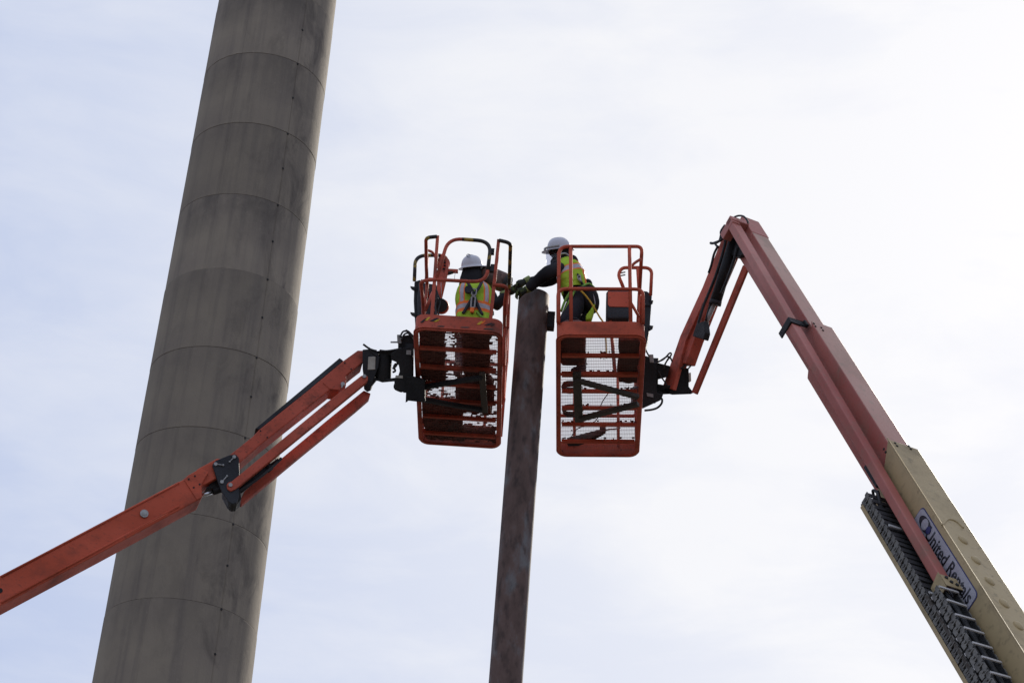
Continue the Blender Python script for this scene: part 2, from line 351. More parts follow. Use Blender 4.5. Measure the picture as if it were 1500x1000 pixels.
def thing(name, loc, label, cat, group=None):
    o = bpy.data.objects.new(name, None); COL.objects.link(o); o.location = loc
    o['label'] = label; o['category'] = cat
    o.empty_display_size = 0.3
    if group: o['group'] = group
    return o
def tag(o, label, cat, group=None):
    o['label'] = label; o['category'] = cat
    if group: o['group'] = group
    return o
def rounded(pts, r, seg=5, closed=False):
    """round the corners of a polyline"""
    pts = [Vector(p) for p in pts]; out = []; n = len(pts)
    for i, p in enumerate(pts):
        if not closed and i in (0, n - 1): out.append(p); continue
        a, b = pts[i - 1], pts[(i + 1) % n]
        d1, d2 = (a - p), (b - p)
        rr = min(r, d1.length * 0.48, d2.length * 0.48)
        A, B = p + d1.normalized() * rr, p + d2.normalized() * rr
        for k in range(seg + 1):
            t = k / seg
            out.append(A * (1 - t) ** 2 + p * 2 * t * (1 - t) + B * t * t)
    return out
def spline(pts, seg=6):
    pts = [Vector(p) for p in pts]; out = []; n = len(pts)
    for i in range(n - 1):
        p0, p1, p2, p3 = pts[max(i - 1, 0)], pts[i], pts[i + 1], pts[min(i + 2, n - 1)]
        for k in range(seg):
            t = k / seg
            out.append(0.5 * ((2 * p1) + (p2 - p0) * t + (2 * p0 - 5 * p1 + 4 * p2 - p3) * t * t + (3 * p1 - p0 - 3 * p2 + p3) * t ** 3))
    out.append(pts[-1]); return out

# ------------------------------------------------------------------ ground
g = MB(); g.add([(-3000, -3000, 0), (3000, -3000, 0), (3000, 3000, 0), (-3000, 3000, 0)], [[0, 1, 2, 3]])
g.build('ground', M['ground'], kind='structure')

# ------------------------------------------------------------------ chimney
def chimney():
    r = ray(330, 500); h = Vector((r.x, r.y)).normalized(); ax = Vector((h.x * 80, h.y * 80, 0))
    az0 = atan2(-h.y, -h.x)                                   # direction from the axis to the camera
    root = thing('concrete_chimney', ax, 'tall tapered grey concrete chimney with ring joints rising behind the left boom lift', 'chimney')
    rad = lambda z: 2.896 - 0.01054 * (z - 34.6)
    # heights of the joints the photograph shows, then the same spacing onwards
    zs = []
    for py in (77, 180, 285, 395, 510, 628, 755, 880):
        px = 405 - 0.155 * py
        q = ray(px, py); n = Vector((-h.x, -h.y, 0))
        p = onplane(px, py, ax + n * 2.72, n); zs.append(p.z)
    zs.sort(); step = (zs[-1] - zs[0]) / (len(zs) - 1)
    while zs[0] > step: zs.insert(0, zs[0] - step)
    zs.insert(0, 0.0)
    while zs[-1] < 92: zs.append(zs[-1] + step)
    # seams between form panels
    seams = [az0 + radians(a) for a in (28, -26, 82, -80, 136, 190, -134)]
    nseg = 160
    angs = [2 * pi * i / nseg for i in range(nseg)]
    eps = 0.0055
    for s_ in seams: angs += [(s_ - 2 * eps) % (2 * pi), (s_ - eps) % (2 * pi), (s_ + eps) % (2 * pi), (s_ + 2 * eps) % (2 * pi)]
    angs = sorted(set(round(a, 5) for a in angs))
    def sd(a):
        return min(abs((a - s_ + pi) % (2 * pi) - pi) for s_ in seams)
    for i in range(len(zs) - 1):
        z0, z1 = zs[i], zs[i + 1]
        off = random.uniform(-0.012, 0.012)
        mb = MB(); n = len(angs)
        prof = [(z0, -0.018), (z0 + 0.008, 0.0), (z0 + 0.03, 0.0)] + [(z0 + (z1 - z0) * k / 6, 0) for k in range(1, 6)] + [(z1 - 0.03, 0.0), (z1 - 0.008, 0.0), (z1, -0.018)]
        vs = []
        for (z, d) in prof:
            for a in angs:
                gr = 0.022 if sd(a) < eps * 1.5 else 0.0
                if gr and abs((a - seams[0] + pi) % (2 * pi) - pi) > eps * 2: gr = 0.009
                rr = rad(z) + off + d - gr + 0.006 * noise.noise(Vector((cos(a) * 3, sin(a) * 3, z * 0.4)))
                vs.append(ax + Vector((rr * cos(a), rr * sin(a), z + (0.02 * sin(a * 5 + i) if False else 0))))
        fs = [[k * n + j, k * n + (j + 1) % n, (k + 1) * n + (j + 1) % n, (k + 1) * n + j] for k in range(len(prof) - 1) for j in range(n)]
        mb.add(vs, fs, 0, True)
        for k in list(range(n)) + list(range(len(fs) - n, len(fs))): mb.sm[k] = False
        mb.v = list(mb.v)
        o = mb.build('concrete_lift', M['concrete'], root, loc=ax + Vector((0, 0, z0)))
        if z1 < 30 or z0 > 74: continue
        th = MB()
        for s_ in seams[:2]:
            for zz in ((z0 + z1) / 2, z1 - 0.03):
                if s_ != seams[0]: continue
                c = ax + Vector((cos(s_), sin(s_), 0)) * (rad(zz) + off - 0.02) + Vector((0, 0, zz)); nn = Vector((cos(s_), sin(s_), 0))
                th.cyl(c, c + nn * 0.035, 0.045, 8)
        # one object per lift: the rust-stained form ties along its seams
        th.build('form_tie', M['hole'], o, kind='stuff')
    cap = MB(); cap.cyl(ax + Vector((0, 0, zs[-1])), ax + Vector((0, 0, zs[-1] + 0.4)), rad(zs[-1]) + 0.15, 64)
    cap.build('rim', M['concrete'], root)
chimney()

# ------------------------------------------------------------------ steel pipe column
PT = at(782.5, 432, 24.75)
def pole():
    base = Vector((PT.x, PT.y, 0))
    R = 0.168
    root = thing('steel_pipe_column', base, 'tall rusty steel pipe column standing upright between the two work platforms', 'pipe column')
    top = PT.z - 0.02
    mb = MB(); n = 48; rings = []
    zz = [0] + [top * k / 40 for k in range(1, 40)] + [top]
    vs = []
    for z in zz:
        for j in range(n):
            a = 2 * pi * j / n; vs.append(base + Vector((R * cos(a), R * sin(a), z)))
    fs = [[k * n + j, k * n + (j + 1) % n, (k + 1) * n + (j + 1) % n, (k + 1) * n + j] for k in range(len(zz) - 1) for j in range(n)]
    mb.add(vs, fs, 0, True)
    vs = []
    for (r, z) in ((R, top), (R - 0.012, top), (R - 0.012, top - 1.5)):
        for j in range(n):
            a = 2 * pi * j / n; vs.append(base + Vector((r * cos(a), r * sin(a), z)))
    fs = [[k * n + j, k * n + (j + 1) % n, (k + 1) * n + (j + 1) % n, (k + 1) * n + j] for k in range(2) for j in range(n)]
    mb.add(vs, fs, 0, False)
    mb.build('pipe_shaft', M['rust'], root)
    w = MB()
    for z in (top - 5.2,):
        w.tube([base + Vector((R * 1.005 * cos(a), R * 1.005 * sin(a), z)) for a in [2 * pi * j / 40 for j in range(40)]], 0.008, 6, closed=True)
    w.build('weld_seam', M['rust'], root)
    # small bracket on the right side near the top
    b = MB(); p = base + Vector((R - 0.01, -0.05, top - 0.40))
    b.box(p, (0.085, 0, 0), (0, 0.10, 0), (0, 0, 0.20))
    b.build('bracket', M['black'], root, bevel=0.006)
pole()

# ------------------------------------------------------------------ baskets
def bframe(px, py, d, yaw, tilt, pit):
    X = Vector((cos(yaw), -sin(yaw), 0)); Y = Vector((sin(yaw), cos(yaw), 0)); Z = Vector((0, 0, 1))
    X2 = X * cos(tilt) + Z * sin(tilt); Z2 = -X * sin(tilt) + Z * cos(tilt)
    Y2 = Y * cos(pit) + Z2 * sin(pit); Z3 = -Y * sin(pit) + Z2 * cos(pit)
    return at(px, py, d), X2, Y2, Z3
class Frame:
    def __init__(s, o, X, Y, Z): s.o, s.X, s.Y, s.Z = o, X, Y, Z
    def p(s, x, y, z): return s.o + s.X * x + s.Y * y + s.Z * z
    def q(s, px, py, y=0.0):      # the point of the plane y = const seen at (px, py)
        return onplane(px, py, s.o + s.Y * y, s.Y)
    def l(s, w):
        d = w - s.o; return d.dot(s.X), d.dot(s.Y), d.dot(s.Z)
FL = Frame(*bframe(606.85, 478.69, 23.547, .02923, .0014, -.0106))
FR = Frame(*bframe(815.99, 490.26, 23.389, .05907, .05096, -.0159))
BW, BL = 0.91, 2.47
def plan(x0, x1, y0, y1, r, seg=6):
    out = []
    for cx, cy, a0 in ((x1 - r, y0 + r, -90), (x1 - r, y1 - r, 0), (x0 + r, y1 - r, 90), (x0 + r, y0 + r, 180)):
        for k in range(seg + 1):
            a = radians(a0 + 90 * k / seg); out.append((cx + r * cos(a), cy + r * sin(a)))
    return out
def basket(F, root, orange, side, blen):
    """one platform: floor frame, toe board, mesh floor and rails; side = +1 when the boom is on its right"""
    mat = M[orange]
    # floor frame and toe board share one folded shape: a wall around the floor with a lip below
    mb = MB(); P = plan(0, BW, 0, blen, 0.11); n = len(P)
    inn = plan(0.008, BW - 0.008, 0.008, blen - 0.008, 0.105)
    vs = [F.p(x, y, 0.0) for x, y in P] + [F.p(x, y, 0.165) for x, y in P] + [F.p(x, y, 0.165) for x, y in inn] + [F.p(x, y, 0.0) for x, y in inn]
    fs = []
    for k in range(4):
        fs += [[k * n + j, k * n + (j + 1) % n, ((k + 1) % 4) * n + (j + 1) % n, ((k + 1) % 4) * n + j] for j in range(n)]
    mb.add(vs, fs, 0, False)
    toe = mb.build('platform', mat, root, bevel=0.0)
    toe['label'] = 'work platform of the lift with red toe board, seen from below'
    # bottom lip
    lip = MB(); o1 = plan(0.003, BW - 0.003, 0.003, blen - 0.003, 0.108); i1 = plan(0.040, BW - 0.040, 0.024, blen - 0.034, 0.085)
    vs = [F.p(x, y, -0.022) for x, y in o1] + [F.p(x, y, 0.004) for x, y in o1] + [F.p(x, y, 0.004) for x, y in i1] + [F.p(x, y, -0.022) for x, y in i1]
    lip.add(vs, fs, 0, False); lip.build('floor_rim', mat, toe, bevel=0.004)
    bead = MB(); bead.tube([F.p(x, y, 0.002) for x, y in plan(-0.004, BW + 0.004, -0.004, blen + 0.004, 0.114, 8)], 0.009, 6, closed=True)
    bead.build('toe_board_bead', mat, toe)
    # expanded metal floor: real strands
    me = MB(); nx, ny = 50, 84; zz = 0.012
    for i in range(1, nx):
        x = BW * i / nx; me.box(F.p(x - .0007, 0.02, zz), F.X * .0014, F.Y * (blen - 0.04), F.Z * 0.006)
    for j in range(1, ny):
        y = blen * j / ny; amp = 0
        me.box(F.p(0.02, y - .0010, zz + .006), F.X * (BW - 0.04), F.Y * .0020, F.Z * 0.006)
    o = me.build('floor_mesh', M['mesh'], toe, merge=False); o['kind'] = 'stuff'
    for y in ((0.38, 0.76, 1.11, 1.46, 1.82, 2.2)):
        c = MB(); hgt = 0.036 if abs(y - .76) > .01 else 0.05
        c.box(F.p(0.05, y - hgt / 2, -0.035), F.X * (BW - 0.1), F.Y * hgt, F.Z * 0.04)
        c.build('cross_member', mat, toe, bevel=0.004)
    return toe
R_T = 0.0195
def rail(mb, pts, r=R_T, rc=0.09, closed=False):
    mb.tube(rounded(pts, rc, 6, closed), r, 10, closed)

# ------- side frames that recede along the basket, plus the rear frame
def side_rails(F, toe, mat, blen, z1, z2, xl, xr, rails=True):
    for x in (xl, xr):
        for z in ((z1, z2) if rails else ()):
            mb = MB()
            ys = [(0.06, blen - 0.06)]
            mb.tube([F.p(x, 0.07, z), F.p(x, blen - 0.07, z)], R_T, 10)
            mb.build('side_rail', mat, toe)
        for y in (0.85, 1.65, blen - 0.09):
            mb = MB(); mb.tube([F.p(x, y, 0.1), F.p(x, y, z1 - 0.01)], 0.0175, 10); mb.build('rail_post', mat, toe)
    mb = MB(); rail(mb, [F.p(xl, blen - 0.1, z1), F.p(xl, blen, z1), F.p(xr, blen, z1), F.p(xr, blen - 0.1, z1)]); mb.build('rear_rail', mat, toe)
    mb = MB(); rail(mb, [F.p(xl, blen - 0.1, z2), F.p(xl, blen, z2), F.p(xr, blen, z2), F.p(xr, blen - 0.1, z2)]); mb.build('rear_rail', mat, toe)
    for x in (xl + 0.18, xr - 0.2):
        mb = MB(); mb.tube([F.p(x, blen, 0.1), F.p(x, blen, z1)], 0.018, 10); mb.build('rail_post', mat, toe)

# ================================================================== RIGHT LIFT
A = at(1300, 642, 20.96 * 1.0)
def dir_for(o, px, py, ang):
    r = (o - CAM).normalized(); q = ray(px, py); t = (q - r * q.dot(r)).normalized()
    return t * cos(radians(ang)) - r * sin(radians(ang))
TIP = at(1092.8, 326, 24.6)
RD = dir_for(TIP, 1177.6, 460, 58)
RS = RD.cross(Vector((0, 0, 1))).normalized()
if RS.dot(CF) > 0: RS = -RS
RT = (-RD).cross(RS); RT = RT if RT.z > 0 else -RT
HEND = A + RD * ((A.z - 2.2) / -RD.z)                      # where the boom reaches the turntable
lift_r = thing('boom_lift', Vector((HEND.x, HEND.y, 0)), 'boom lift on the right with long beige and faded red boom and rental sign', 'boom lift', 'boom lifts raising workers to the pipe column')

def rq(px, py, s=0.0):      # point on the plane parallel to the boom's side face, s metres outside the beige side
    return onplane(px, py, A + RS * s, RS)
def rc(p):                  # -> (along D, out S, up T) relative to A
    d = p - A; return d.dot(RD), d.dot(RS), d.dot(RT)
def rp(t, s, u): return A + RD * t + RS * s + RT * u
def section(name, mat, parent, t0, t1, s_out, w, u_top, h, cut=0.0, bevel=0.012, label=None, wall=0.0):
    """a box section; its upper end is cut to a shallow point like the collar plates"""
    mb = MB()
    mb.prism([rp(t0 + cut, s_out, u_top), rp(t1, s_out, u_top), rp(t1, s_out, u_top - h), rp(t0 + cut * 1.3, s_out, u_top - h)], -RS * w)
    return mb.build(name, mat, parent, bevel=bevel, label=label)
# beige base section
TB1 = (HEND - A).dot(RD) + 0.3
BASE_W, BASE_H = 0.35, 0.52
def base_section():
    t0 = 0.0
    mb = MB(); s0, w, h = 0.0, BASE_W, BASE_H
    top = [rp(t0, s0, 0), rp(TB1, s0, 0), rp(TB1, s0, -h), rp(t0 + 0.34, s0, -h), rp(t0 + 0.22, s0, -h * 0.45)]
    mb.prism(top, -RS * w)
    base = mb.build('base_boom', M['beige'], lift_r, bevel=0.016, label='beige outer boom section with pressed dimples')
    # raised lower seam plate and collar
    c = MB()
    # edge welds
    for s_ in (0.0,):
        c.tube([rp(0.0, s_, 0.001), rp(TB1, s_, 0.001)], 0.006, 6)
    c.build('edge_weld', M['beige'], base)
    # bolts of the wear pads at the collar
    for (px, py) in ((1311, 649), (1314, 653), (1331, 653.5), (1334, 657.5)):
        p = onplane(px, py, A + RT * 0.001, RT); k = MB(); k.cyl(p, p + RT * 0.006, 0.013, 8); k.build('pad_bolt', M['hole'], base)
    for (px, py) in ((1295, 657.5), (1297.6, 662)):
        p = rq(px, py, 0.001); k = MB(); k.cyl(p, p + RS * 0.006, 0.013, 8); k.build('pad_bolt', M['hole'], base)
    # pressed bumps along the top plate
    for (px, py) in ((1410.8, 790.8), (1430, 820.2), (1449.8, 850.8), (1471, 883.6), (1491.6, 916), (1513, 950)):
        p = onplane(px, py, A, RT)
        k = MB(); k.ball(p, 0.060, 0.045, 0.026, (RD, RS, RT), 16, 8); k.build('pressed_bump', M['beige'], base)
    pts = [onplane(px, py, A + RT * 0.002, RT) for px, py in ((1380, 769), (1387, 761), (1394, 760.5), (1403, 765), (1411, 773))]
    k = MB(); k.tube(spline(pts, 5), 0.010, 6); k.build('pressed_ridge', M['beige'], base)
    return base
base_r = base_section()
base_r['label'] = 'beige outer section of the boom with pressed dimples along its edge'
# middle red section
pm = rc(rq(1187, 468, -0.03)); pf = rc(rq(1092.8, 326, -0.055))
MID = (pm[0], -0.03, pm[2]); FLY = (pf[0], -0.055, pf[2])
MW, MH = 0.268, 0.40
mb = MB(); t0 = MID[0]; u = -0.04
um = pm[2]
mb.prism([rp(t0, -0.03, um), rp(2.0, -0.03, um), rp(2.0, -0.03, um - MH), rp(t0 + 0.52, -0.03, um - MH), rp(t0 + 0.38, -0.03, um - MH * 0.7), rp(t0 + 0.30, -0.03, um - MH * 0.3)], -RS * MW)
mb.m[2] = 1  # top face gets the copy with its light painted in
mid_r = mb.build('middle_boom', [M['faded'], M['lit_top']], lift_r, bevel=0.012, label='faded red middle section of the boom')
for (px, py) in ((1192, 474), (1194.5, 478), (1203, 480), (1205.5, 484)):
    p = onplane(px, py, rp(0, 0, um + 0.001), RT); k = MB(); k.cyl(p, p + RT * 0.006, 0.012, 8); k.build('pad_bolt', M['hole'], mid_r)
# fly section
uf = pf[2]; FW, FH = 0.212, 0.315
mb = MB(); t0 = FLY[0]
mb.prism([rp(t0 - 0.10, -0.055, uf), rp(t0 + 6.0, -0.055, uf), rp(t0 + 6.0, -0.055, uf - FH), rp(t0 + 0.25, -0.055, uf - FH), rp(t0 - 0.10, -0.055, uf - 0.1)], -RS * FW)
mb.m[2] = 1  # top face again in the paler, painted-lit red
fly_r = mb.build('fly_boom', [M['faded'], M['lit_top']], lift_r, bevel=0.01, label='faded red inner section of the boom')
tipc = MB()
tipc.prism([rp(t0 - 0.16, -0.05, uf + 0.006), rp(t0 + 0.22, -0.05, uf + 0.006), rp(t0 + 0.30, -0.05, uf - 0.05), rp(t0 + 0.30, -0.05, uf - 0.12), rp(t0 - 0.16, -0.05, uf - 0.12)], -RS * (FW + 0.012))
tipc.build('tip_plate', M['faded'], fly_r, bevel=0.008)
# ---- hose tube carried outside the boom
tube_in = [rc(rq(x, y, 0.045)) for x, y in ((1091.6, 340.4), (1391.6, 847))]
UT = sum(q[2] for q in tube_in) / 2
HT0 = rc(rq(1078, 318, 0.1))[0]; HT1 = rc(rq(1391, 850, 0.1))[0]
u0, u1 = tube_in[0][2], tube_in[1][2]; q0, q1 = tube_in[0][0], tube_in[1][0]
def ut(t): return u0 + (u1 - u0) * (t - q0) / (q1 - q0)
mb = MB(); TW, TH = 0.112, 0.088
vs = []
for t in (HT0, HT1):
    for s_, du in ((0.045, 0), (0.045 + TW, 0), (0.045 + TW, -TH), (0.045, -TH)): vs.append(rp(t, s_, ut(t) + du))
mb.add(vs, [[0, 1, 2, 3], [7, 6, 5, 4], [0, 4, 5, 1], [1, 5, 6, 2], [2, 6, 7, 3], [3, 7, 4, 0]])
htube = mb.build('hose_tube', M['faded'], lift_r, bevel=0.009, label='square faded red tube carrying the hoses along the boom')
# head plate joining tube and boom at the tip
mb = MB(); th0 = HT0
mb.prism([rp(th0 - 0.02, 0.16, ut(th0) + 0.012), rp(th0 - 0.02, 0.16, ut(th0) - 0.22), rp(th0 + 0.10, 0.16, ut(th0) - 0.22), rp(th0 + 0.10, 0.16, ut(th0) + 0.012)], -RS * 0.10)
mb.prism([rp(th0 - 0.03, 0.16, ut(th0) + 0.02), rp(th0 + 0.06, 0.16, ut(th0) + 0.02), rp(th0 + 0.06, -0.06, uf + 0.02), rp(th0 - 0.03, -0.06, uf + 0.02)], RT * -0.10)
mb.build('head_bracket', M['faded'], htube, bevel=0.008)
# black clamp holding the tube to the middle section
mb = MB(); tcl = rc(rq(1155, 466, 0.16))[0]
for (s0, s1, ua, ub) in ((0.157, 0.175, 0.015, -0.19), (-0.03, 0.175, 0.016, 0.002)):
    mb.box(rp(tcl, s0, ut(tcl) + ua), RD * 0.10, RS * (s1 - s0), RT * (ub - ua))
mb.box(rp(tcl, -0.03, ut(tcl) + 0.016), RD * 0.10, RS * 0.03, RT * (um - ut(tcl) - 0.06))
mb.build('tube_clamp', M['black'], htube, bevel=0.006)
# beige end bracket of the tube
mb = MB()
te = HT1
mb.prism([rp(te - 0.10, 0.168, ut(te) + 0.02), rp(te + 0.10, 0.168, ut(te) + 0.015), rp(te + 0.13, 0.168, ut(te) - 0.13), rp(te - 0.06, 0.168, ut(te) - 0.13)], RS * 0.008)
mb.prism([rp(te - 0.06, 0.176, ut(te) + 0.02), rp(te + 0.10, 0.176, ut(te) + 0.02), rp(te + 0.10, -0.03, ut(te) + 0.02), rp(te - 0.06, -0.03, ut(te) + 0.02)], RT * 0.008)
ebr = mb.build('end_bracket', M['beige'], htube, bevel=0.003)
for (t_, s_) in ((te - 0.02, 0.13), (te + 0.05, 0.05), (te + 0.03, 0.10)):
    k = MB(); k.cyl(rp(t_, s_, ut(te) + 0.028), rp(t_, s_, ut(te) + 0.04), 0.018, 6); k.build('bolt_head', M['black'], ebr)
mb = MB(); mb.box(rp(te - 0.02, 0.17, ut(te) - TH - 0.16), RD * 0.16, RS * 0.01, RT * 0.10); mb.build('stop_plate', M['orange'], htube, bevel=0.003)

# ---- cable tracks: links with side plates and cross bars, hoses inside
def track(t_start, t_end, s_in, w, u_top, h, pitch, name_label, slope=0.0, slats=False):
    n = int((t_end - t_start) / pitch)
    root_part = MB()
    for k, (fs_, fu) in enumerate(((0.25, 0.5), (0.45, 0.35), (0.62, 0.6), (0.8, 0.45))):
        root_part.tube([rp(t_start, s_in + w * fs_, u_top - h * fu), rp(t_end, s_in + w * fs_, u_top - h * fu + slope * (t_end - t_start))], h * 0.17, 8)
    tr = root_part.build('cable_track', M['rubber'], lift_r, label=name_label)
    link = MB(); z = Vector((0, 0, 0))
    def lp(t, s, u): return RD * t + RS * s + RT * u
    for (s0, out) in ((w, 1), (0, -1)):
        e = 0.008 * out
        for hp in (0.0, 0.5):
            pl = [(-0.04, 0.0), (0.26, 0.0), (0.36, -0.2), (0.30, -0.5), (0.52, -0.64), (0.50, -1.0), (0.16, -1.0), (0.08, -0.75), (0.15, -0.42), (-0.04, -0.3)]
            link.prism([lp((a + hp) * pitch, s0, b * h) for a, b in pl], RS * e, 0)
            link.cyl(lp((0.24 + hp) * pitch, s0 + e, -0.5 * h), lp((0.24 + hp) * pitch, s0 + e * 1.9, -0.5 * h), h * 0.13, 8, 0)
            link.box(lp((0.40 + hp) * pitch, s0 + e * 0.2, -0.06 * h), RD * (pitch * 0.07), RS * (e * 1.5), RT * (-0.5 * h), 0)
        link.box(lp(0.0, s0 - e, -0.04 * h), RD * (pitch * 0.96), RS * (e * 0.9), RT * (-0.92 * h), 1)
    if slats:
        for hp in (0.0, 0.5):
            link.box(lp((0.05 + hp) * pitch, 0, -0.01), RD * (pitch * 0.34), RS * w, RT * 0.010, 1)
    else:
        link.box(lp(0.05 * pitch, 0, 0.002), RD * (pitch * 0.13), RS * w, RT * 0.012, 2)
    link.box(lp(0.05 * pitch, 0, -h - 0.014), RD * (pitch * 0.18), RS * w, RT * 0.012, 2 if not slats else 1)
    first = None
    for k in range(n):
        loc = rp(t_start + k * pitch, s_in, u_top + slope * k * pitch)
        if first is None:
            first = MB(); first.v = [v + loc for v in link.v]; first.f = link.f; first.m = link.m; first.sm = link.sm
            o = first.build('track_link', [M['tracklink'], M['rubber'], M['trackbar']], tr, loc=loc); first = o
        else:
            o = first.copy(); COL.objects.link(o); o.parent = tr; o.location = loc - wloc(tr) + RT * random.uniform(-0.006, 0.004) + RS * random.uniform(-0.003, 0.003); o.rotation_euler = (random.uniform(-.03, .03), random.uniform(-.03, .03), random.uniform(-.03, .03))
    return tr
u_t1 = ut(te) - 0.005
track(te + 0.10, te + 6.0, -0.05 + 0.10, 0.20, rc(rq(1478.4, 995, 0.25))[2] if False else u_t1, 0.105, 0.19, 'upper cable track of grey links and pale cross bars')
LT0 = rc(rq(1272, 722, 0.2))[0]
u_low = rc(rq(1411, 1000, 0.262))[2] + 0.143
tray = MB()
tray.box(rp(LT0 + 0.10, 0.0, u_low - 0.135), RD * (TB1 - LT0 - .1), RS * 0.262, RT * -0.008)
tray.box(rp(LT0 + 0.10, 0.256, u_low - 0.143), RD * (TB1 - LT0 - .1), RS * 0.006, RT * 0.04)
tray.build('track_tray', M['beige'], base_r, bevel=0.002)
track(LT0 + 0.05, TB1 - 1.0, 0.01, 0.235, u_low, 0.12, 0.17, 'lower cable track of grey links and dark slats lying in its tray', slats=True)
for k_ in range(8):
    b_ = MB(); b_.box(rp(LT0 + 0.6 + 1.0 * k_, 0.0, u_low + 0.018), RD * 0.03, RS * 0.262, RT * 0.012); b_.build('tray_strap', M['galv'], base_r)
# shelf between the two tracks
sh = MB(); sh.box(rp(te + 0.05, 0.0, u_t1 - 0.135), RD * (TB1 - te - 0.05), RS * 0.255, RT * -0.03); sh.build('track_shelf', M['brownsteel'], base_r, bevel=0.002)
# hoses arching over the start of the lower track
for dx in (0, 0.06):
    p = [rp(LT0 + 0.02, 0.06 + dx, u_low - 0.06), rp(LT0 - 0.02, 0.10 + dx, u_low + 0.0), rp(LT0 + 0.06, 0.15, u_low + 0.02), rp(LT0 + 0.25, 0.15 + dx / 3, u_low - 0.03)]
    k = MB(); k.tube(spline(p), 0.014, 8); k.build('hose', M['rubber'], base_r)
mb = MB(); p = rc(rq(1283, 703, 0.06)); mb.box(rp(p[0] - 0.22, 0.002, p[2] - 0.02), RD * 0.34, RS * 0.1, RT * 0.10); mb.build('roller_block', M['charcoal'], base_r, bevel=0.012)

# ---- rental sign on the beige side
def decal():
    c = [rc(rq(*p_, 0.006)) for p_ in ((1352, 738.5), (1430, 865))]
    t0_, t1_ = c[0][0], c[1][0] + 0.05; ut_ = min(c[0][2], c[1][2]) + 0.0; hgt = 0.235
    def outline(m, s_):
        out = []; x0, x1, y0, y1, r = t0_ + m, t1_ - m, ut_ - hgt + m, ut_ - m, 0.05
        for cx, cy, a0 in ((x1 - r, y0 + r, -90), (x1 - r, y1 - r, 0), (x0 + r, y1 - r, 90), (x0 + r, y0 + r, 180)):
            for k in range(6):
                a = radians(a0 + 18 * k); out.append(rp(cx + r * cos(a), s_, cy + r * sin(a)))
        return out
    k = MB(); k.prism(outline(0, 0.002), RS * 0.002); sign = k.build('rental_sign', M['blue'], base_r if False else lift_r, label='white sign reading United Rentals')
    k = MB(); k.prism(outline(0.009, 0.0045), RS * 0.002); k.build('sign_face', M['decal'], sign)
    # round emblem: dark oval with a pale lens cut
    ec = (t0_ + 0.19, ut_ - 0.080)
    def oval(cx, cy, a, b, s_, ms):
        k = MB(); k.prism([rp(cx + a * cos(x_), s_, cy + b * sin(x_)) for x_ in [2 * pi * i / 28 for i in range(28)]], RS * 0.0015)
        k.build('emblem', ms, sign)
    oval(ec[0], ec[1], 0.125, 0.055, 0.0075, M['ink'])
    oval(ec[0] - 0.005, ec[1], 0.055, 0.050, 0.0095, M['decal'])
    oval(ec[0] + 0.085, ec[1], 0.038, 0.034, 0.0115, M['blue'])
    # lettering
    cu = bpy.data.curves.new('lettering', 'FONT'); cu.body = 'United Rentals'; cu.size = 1.0; cu.offset = 0.018; cu.extrude = 0.0
    tmp = bpy.data.objects.new('lettering_tmp', cu); COL.objects.link(tmp)
    bpy.context.view_layer.update()
    me = bpy.data.meshes.new_from_object(tmp.evaluated_get(bpy.context.evaluated_depsgraph_get()))
    bpy.data.objects.remove(tmp)
    xs = [v.co.x for v in me.vertices]; x0, x1 = min(xs), max(xs)
    a = rc(rq(1361.5, 774, 0.008)); b = rc(rq(1425, 872, 0.008))
    ta, tb = a[0], b[0]; cap = 0.118
    sc = (tb - ta) / (x1 - x0)
    base_u = ut_ - 0.030 - cap
    org = wloc(sign)
    for v in me.vertices:
        v.co = rp(ta + (v.co.x - x0) * sc, 0.0085, base_u + v.co.y / 0.72 * cap) - org
    me.materials.clear(); me.materials.append(M['ink'])
    o = bpy.data.objects.new('lettering', me); COL.objects.link(o); o.parent = sign
    sm = o.modifiers.new('thick', 'SOLIDIFY'); sm.thickness = 0.001
decal()

# ---- turntable and chassis (below the frame)
def chassis(root, hinge, heading, body):
    h = Vector((heading.x, heading.y, 0)).normalized(); s = Vector((-h.y, h.x, 0)); o = Vector((hinge.x, hinge.y, 0))
    mb = MB(); mb.box(o - h * 1.6 - s * 1.1 + Vector((0, 0, 1.2)), h * 3.0, s * 0.85, Vector((0, 0, 0.75))); mb.box(o - h * 1.6 + s * 0.25 + Vector((0, 0, 1.2)), h * 3.0, s * 0.85, Vector((0, 0, 0.75)))
    mb.build('turntable_cover', M[body], root, bevel=0.08)
    mb = MB(); mb.box(o - h * 0.35 - s * 0.22 + Vector((0, 0, 0.95)), h * 0.7, s * 0.44, Vector((0, 0, 1.35))); mb.build('boom_hinge', M['charcoal'], root, bevel=0.03)
    mb = MB(); mb.box(o - h * 1.5 - s * 0.6 + Vector((0, 0, 0.5)), h * 3.0, s * 1.2, Vector((0, 0, 0.5))); mb.build('chassis', M['charcoal'], root, bevel=0.04)
    for a in (-1.25, 1.25):
        for b in (-1, 1):
            c = o + h * a + s * (b * 0.9) + Vector((0, 0, 0.5))
            mb = MB(); mb.cyl(c, c + s * (b * 0.36), 0.5, 28); w = mb.build('wheel', M['tyre'], root, bevel=0.05)
            mb = MB(); mb.cyl(c + s * (b * 0.36), c + s * (b * 0.375), 0.27, 20); mb.build('rim', M[body], w)
chassis(lift_r, HEND, -RD, 'beige')

